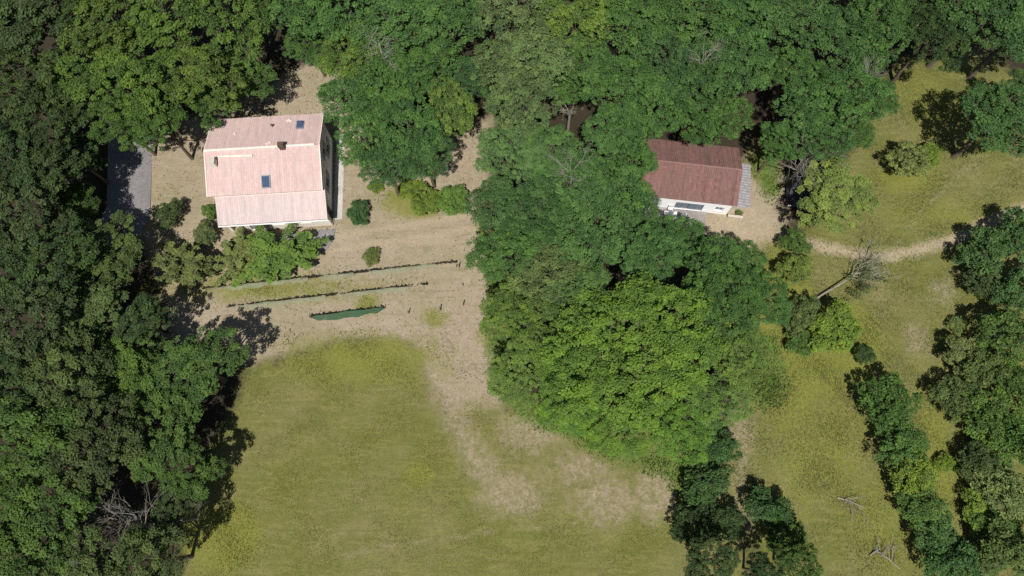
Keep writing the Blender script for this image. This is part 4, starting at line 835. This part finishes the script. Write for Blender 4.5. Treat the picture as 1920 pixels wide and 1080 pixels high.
# ------------------------------------------------------------------ bare and dead wood
def bare(m, rg, p, d, L, r, depth, flat=0.):
    n = 3; pts = [p]; q = Vector(p); dd = Vector(d).normalized()
    for i in range(n):
        dd = (dd + Vector((rg.uniform(-.3, .3), rg.uniform(-.3, .3), rg.uniform(-.22, .22)*(1-flat)))).normalized(); q = q + dd*(L/n); pts.append(q.copy())
    m.tube(pts, [r, r*.85, r*.68, r*.45], 5)
    if depth > 0:
        for k in range(rg.choice((2, 3, 3))):
            b = pts[rg.choice((1, 2, 2, 3))]; e = (dd + Vector((rg.uniform(-1, 1), rg.uniform(-1, 1), rg.uniform(-.5, .7)*(1-flat)))).normalized()
            bare(m, rg, b, e, L*rg.uniform(.5, .75), r*.55, depth-1, flat)
def bare_tree(name, label, loc, hgt, spread, seed, r=.12, n=7, cat='tree', lowz=.45):
    rg = random.Random(seed); t = empty(name, loc); tag(t, label, cat)
    m = MB(); f = Vector((rg.uniform(-.15, .15), rg.uniform(-.15, .15), hgt*lowz)); m.tube([(0, 0, -.3), f*.5, f], [r*1.5, r*1.2, r], 7); m.build('trunk', M_dead, t)
    for i in range(n):
        a = i*6.283/n + rg.uniform(-.4, .4); e = Vector((math.cos(a)*spread, math.sin(a)*spread, hgt*(1-lowz)*rg.uniform(.5, 1.1)))
        m = MB(); bare(m, rg, f, e, e.length*.75, r*.5, 4); m.build('branch', M_dead, t)
bare_tree('bare_tree', 'bare grey dead tree among the lower left trees', (-31.3, -1.6, 0), 8.8, 2.2, 61, 0.12, 8)
bare_tree('bare_tree', 'smaller bare grey tree right of the larger dead one', (-28.21, -1.25, 0), 6.6, 1.8, 62, 0.1, 6)
bare_tree('bare_tree', 'bare grey-branched tree above the yellow-green tree', (28.17, 31.47, 0), 6.4, 1.9, 63, 0.11, 9)
bare_tree('bare_tree', 'white bare tree top poking out of the centre canopy', (5.32, 27.75, 0), 10.9, 0.9, 64, 0.08, 5, 'tree', 0.82)
bare_tree('bare_tree', 'pale broken branches poking out of the canopy near the top', (-12.21, 40.34, 0), 10.8, 1.4, 65, 0.08, 7, 'tree', 0.82)
bare_tree('bare_tree', 'pale dead stump in a dark gap of the upper centre canopy', (5.77, 36.48, 0), 7.0, 0.5, 66, 0.12, 4, 'tree', 0.7)
bare_tree('bare_tree', 'small white bare branches left of the small grass clearing', (33.67, 38.68, 0), 10.2, 0.6, 67, 0.06, 5, 'tree', 0.8)
bare_tree('bare_tree', 'small pale bare twigs in the canopy above the red roof', (17.7, 39.34, 0), 10.8, 0.7, 68, 0.06, 5, 'tree', 0.8)
bare_tree('bare_shrub', 'small grey bare shrub where the dirt path leaves the yard', (29.25, 24.69, 0), 1.2, 0.8, 69, 0.04, 6, 'shrub', 0.2)
def fallen(p0, p1, label):
    rg = random.Random(9); a, b = Vector((*p0, .25)), Vector((*p1, .75)); t = empty('fallen_tree', (*p0, 0)); tag(t, label, 'fallen tree')
    o = Vector((*p0, 0)); m = MB(); d = b-a
    m.tube([a-o, a+d*.33+Vector((.03, .05, .05))-o, a+d*.7-o, b-o], [.10, .09, .08, .06], 8); m.build('trunk', M_dead, t)
    e = d.normalized()
    for i in range(16):
        m = MB(); s = b + e*rg.uniform(-.4, 2.0) - o; q = (e + Vector((rg.uniform(-.5, .7), rg.uniform(-1.3, .9), rg.uniform(-.1, .5)))).normalized()
        bare(m, rg, s, q, rg.uniform(1.5, 2.7), .04, 3, .3); m.build('branch', M_lichen, t)
    rng = np.random.default_rng(8); cen = np.array([(b-o) + e*rng.uniform(-.8, 3.6) + Vector((0, rng.uniform(-2.6, .6), rng.uniform(.05, .5))) for _ in range(38)])
    v, tn = clump_leaves(rng, cen, np.full(38, .34), rng.random(38), 30, .15)
    c = link('foliage', np_mesh('fallen_foliage', v, 4, M_leaf, tn), t); c.color = (.07, .095, .036, 1)
M_lichen = bark_material('lichen_wood', (.25, .26, .18), (.17, .18, .12))
fallen((28.77, 18.62), (33.07, 21.13), 'grey fallen tree trunk with pale branches lying on the right meadow')
def dead_branch(x, y, rz, L, seed, label):
    rg = random.Random(seed); t = empty('dead_branch', (x, y, .06), rz); tag(t, label, 'branch')
    m = MB(); m.tube([(-L*.5, 0, .05), (-.1, .08, .12), (L*.5, 0, .06)], [.07, .06, .035], 6); m.build('limb', M_dead, t)
    for i in range(5):
        m = MB(); bare(m, rg, Vector((rg.uniform(-.4, .4)*L, .03, .1)), Vector((rg.uniform(-.6, 1), rg.uniform(-1, 1), .25)), L*.5, .03, 2, .5); m.build('twig', M_dead, t)
dead_branch(30.32, 0.14, -0.35, 2.4, 71, 'pale dead branch lying in the lower right meadow')
dead_branch(32.96, -4.69, -0.7, 2.2, 72, 'pale dead branch lying near the bottom edge of the right meadow')
dead_branch(31.89, -4.03, 0.5, 1.2, 73, 'short dead branch just above the bottom edge one')

# ------------------------------------------------------------------ grass
def grass(name, label, zname, dens, hmin, hmax, wid, cols, seed, bbox, lean=.6, excl=()):
    rng = np.random.default_rng(seed); x0, x1, y0, y1 = bbox; n = int((x1-x0)*(y1-y0)*dens)
    x = rng.uniform(x0, x1, n); y = rng.uniform(y0, y1, n)
    patch = .5+.28*np.sin(x*.9+2*np.sin(y*.5))+.28*np.sin(y*1.3+1.7*np.sin(x*.8+1))
    wz = zone(zname, x, y)
    for e in excl: wz = wz*(1-zone(e, x, y))
    keep = rng.random(n) < wz*(.35+.75*np.clip(patch, 0, 1)); x, y, patch = x[keep], y[keep], patch[keep]; n = len(x)
    h = rng.uniform(hmin, hmax, n)*(.7+.5*np.clip(patch, 0, 1)); a = rng.uniform(0, 6.283, n); la = 1.2 + .9*np.sin(x*.25)+.7*np.sin(y*.31+2) + rng.normal(0, .8, n)
    ln = h*lean*rng.uniform(.4, 1.3, n); ww = wid*rng.uniform(.6, 1.4, n); z = gz(x, y)-.02
    v = np.stack([np.c_[x-np.cos(a)*ww, y-np.sin(a)*ww, z], np.c_[x+np.cos(a)*ww, y+np.sin(a)*ww, z], np.c_[x+np.cos(la)*ln, y+np.sin(la)*ln, z+h]], 1).reshape(-1, 3)
    cols = np.array(cols); k = np.clip(rng.normal(.5, .28, n)+(patch-.5)*.35, 0, .999)*(len(cols)-1); i0 = k.astype(int); fr = (k-i0)[:, None]
    cc = (cols[i0]*(1-fr)+cols[np.minimum(i0+1, len(cols)-1)]*fr)*rng.uniform(.85, 1.2, n)[:, None]
    return tag(link(name, np_mesh(name, v, 3, M_grass, None, cc)), label, kind='stuff')
OL = [(.222, .193, .08), (.182, .172, .056), (.148, .155, .039), (.122, .144, .031)]
grass('meadow_grass', 'olive and yellow grass of the mown meadow', 'olive', 95, .05, .12, .03, OL, 31, (-36, 22, -9, 17), 1.5, ('bare',))
grass('tall_grass', 'long green and straw grass of the right-hand meadow', 'olive', 80, .06, .18, .035, [(.205, .19, .088), (.165, .172, .064), (.136, .16, .05), (.112, .148, .044)], 32, (20, 58, -9, 54), 1.5, ('track',))
grass('dry_grass', 'short straw-coloured grass of the dry yard and field', 'dry', 45, .03, .09, .03, [(.40, .33, .25), (.345, .285, .205), (.28, .235, .15), (.21, .185, .095)], 33, (-45, 32, 5, 54), .8, ('track',))
grass('straw_litter', 'straw litter on the bare patches of the meadow', 'bare', 60, .02, .07, .03, [(.46, .38, .30), (.37, .30, .22), (.25, .20, .12)], 34, (-15, 22, -6, 18), 2.5)
grass('lush_grass', 'bright green grass clumps in the meadow', 'lush', 70, .08, .2, .035, [(.24, .22, .06), (.18, .20, .04), (.13, .18, .03)], 35, (-45, 58, -9, 54), .7)
grass('ground_ivy', 'green undergrowth at the feet of the trees', 'green', 75, .1, .35, .08, [(.15, .20, .045), (.10, .17, .035), (.075, .13, .03)], 36, (-45, 58, -9, 54), .7)
grass('weed_tufts', 'scattered small weeds on the dry field and yard', 'dry', 7, .06, .2, .05, [(.20, .17, .08), (.13, .13, .045), (.09, .11, .03)], 37, (-45, 32, 5, 54), 1.2, ('track',))
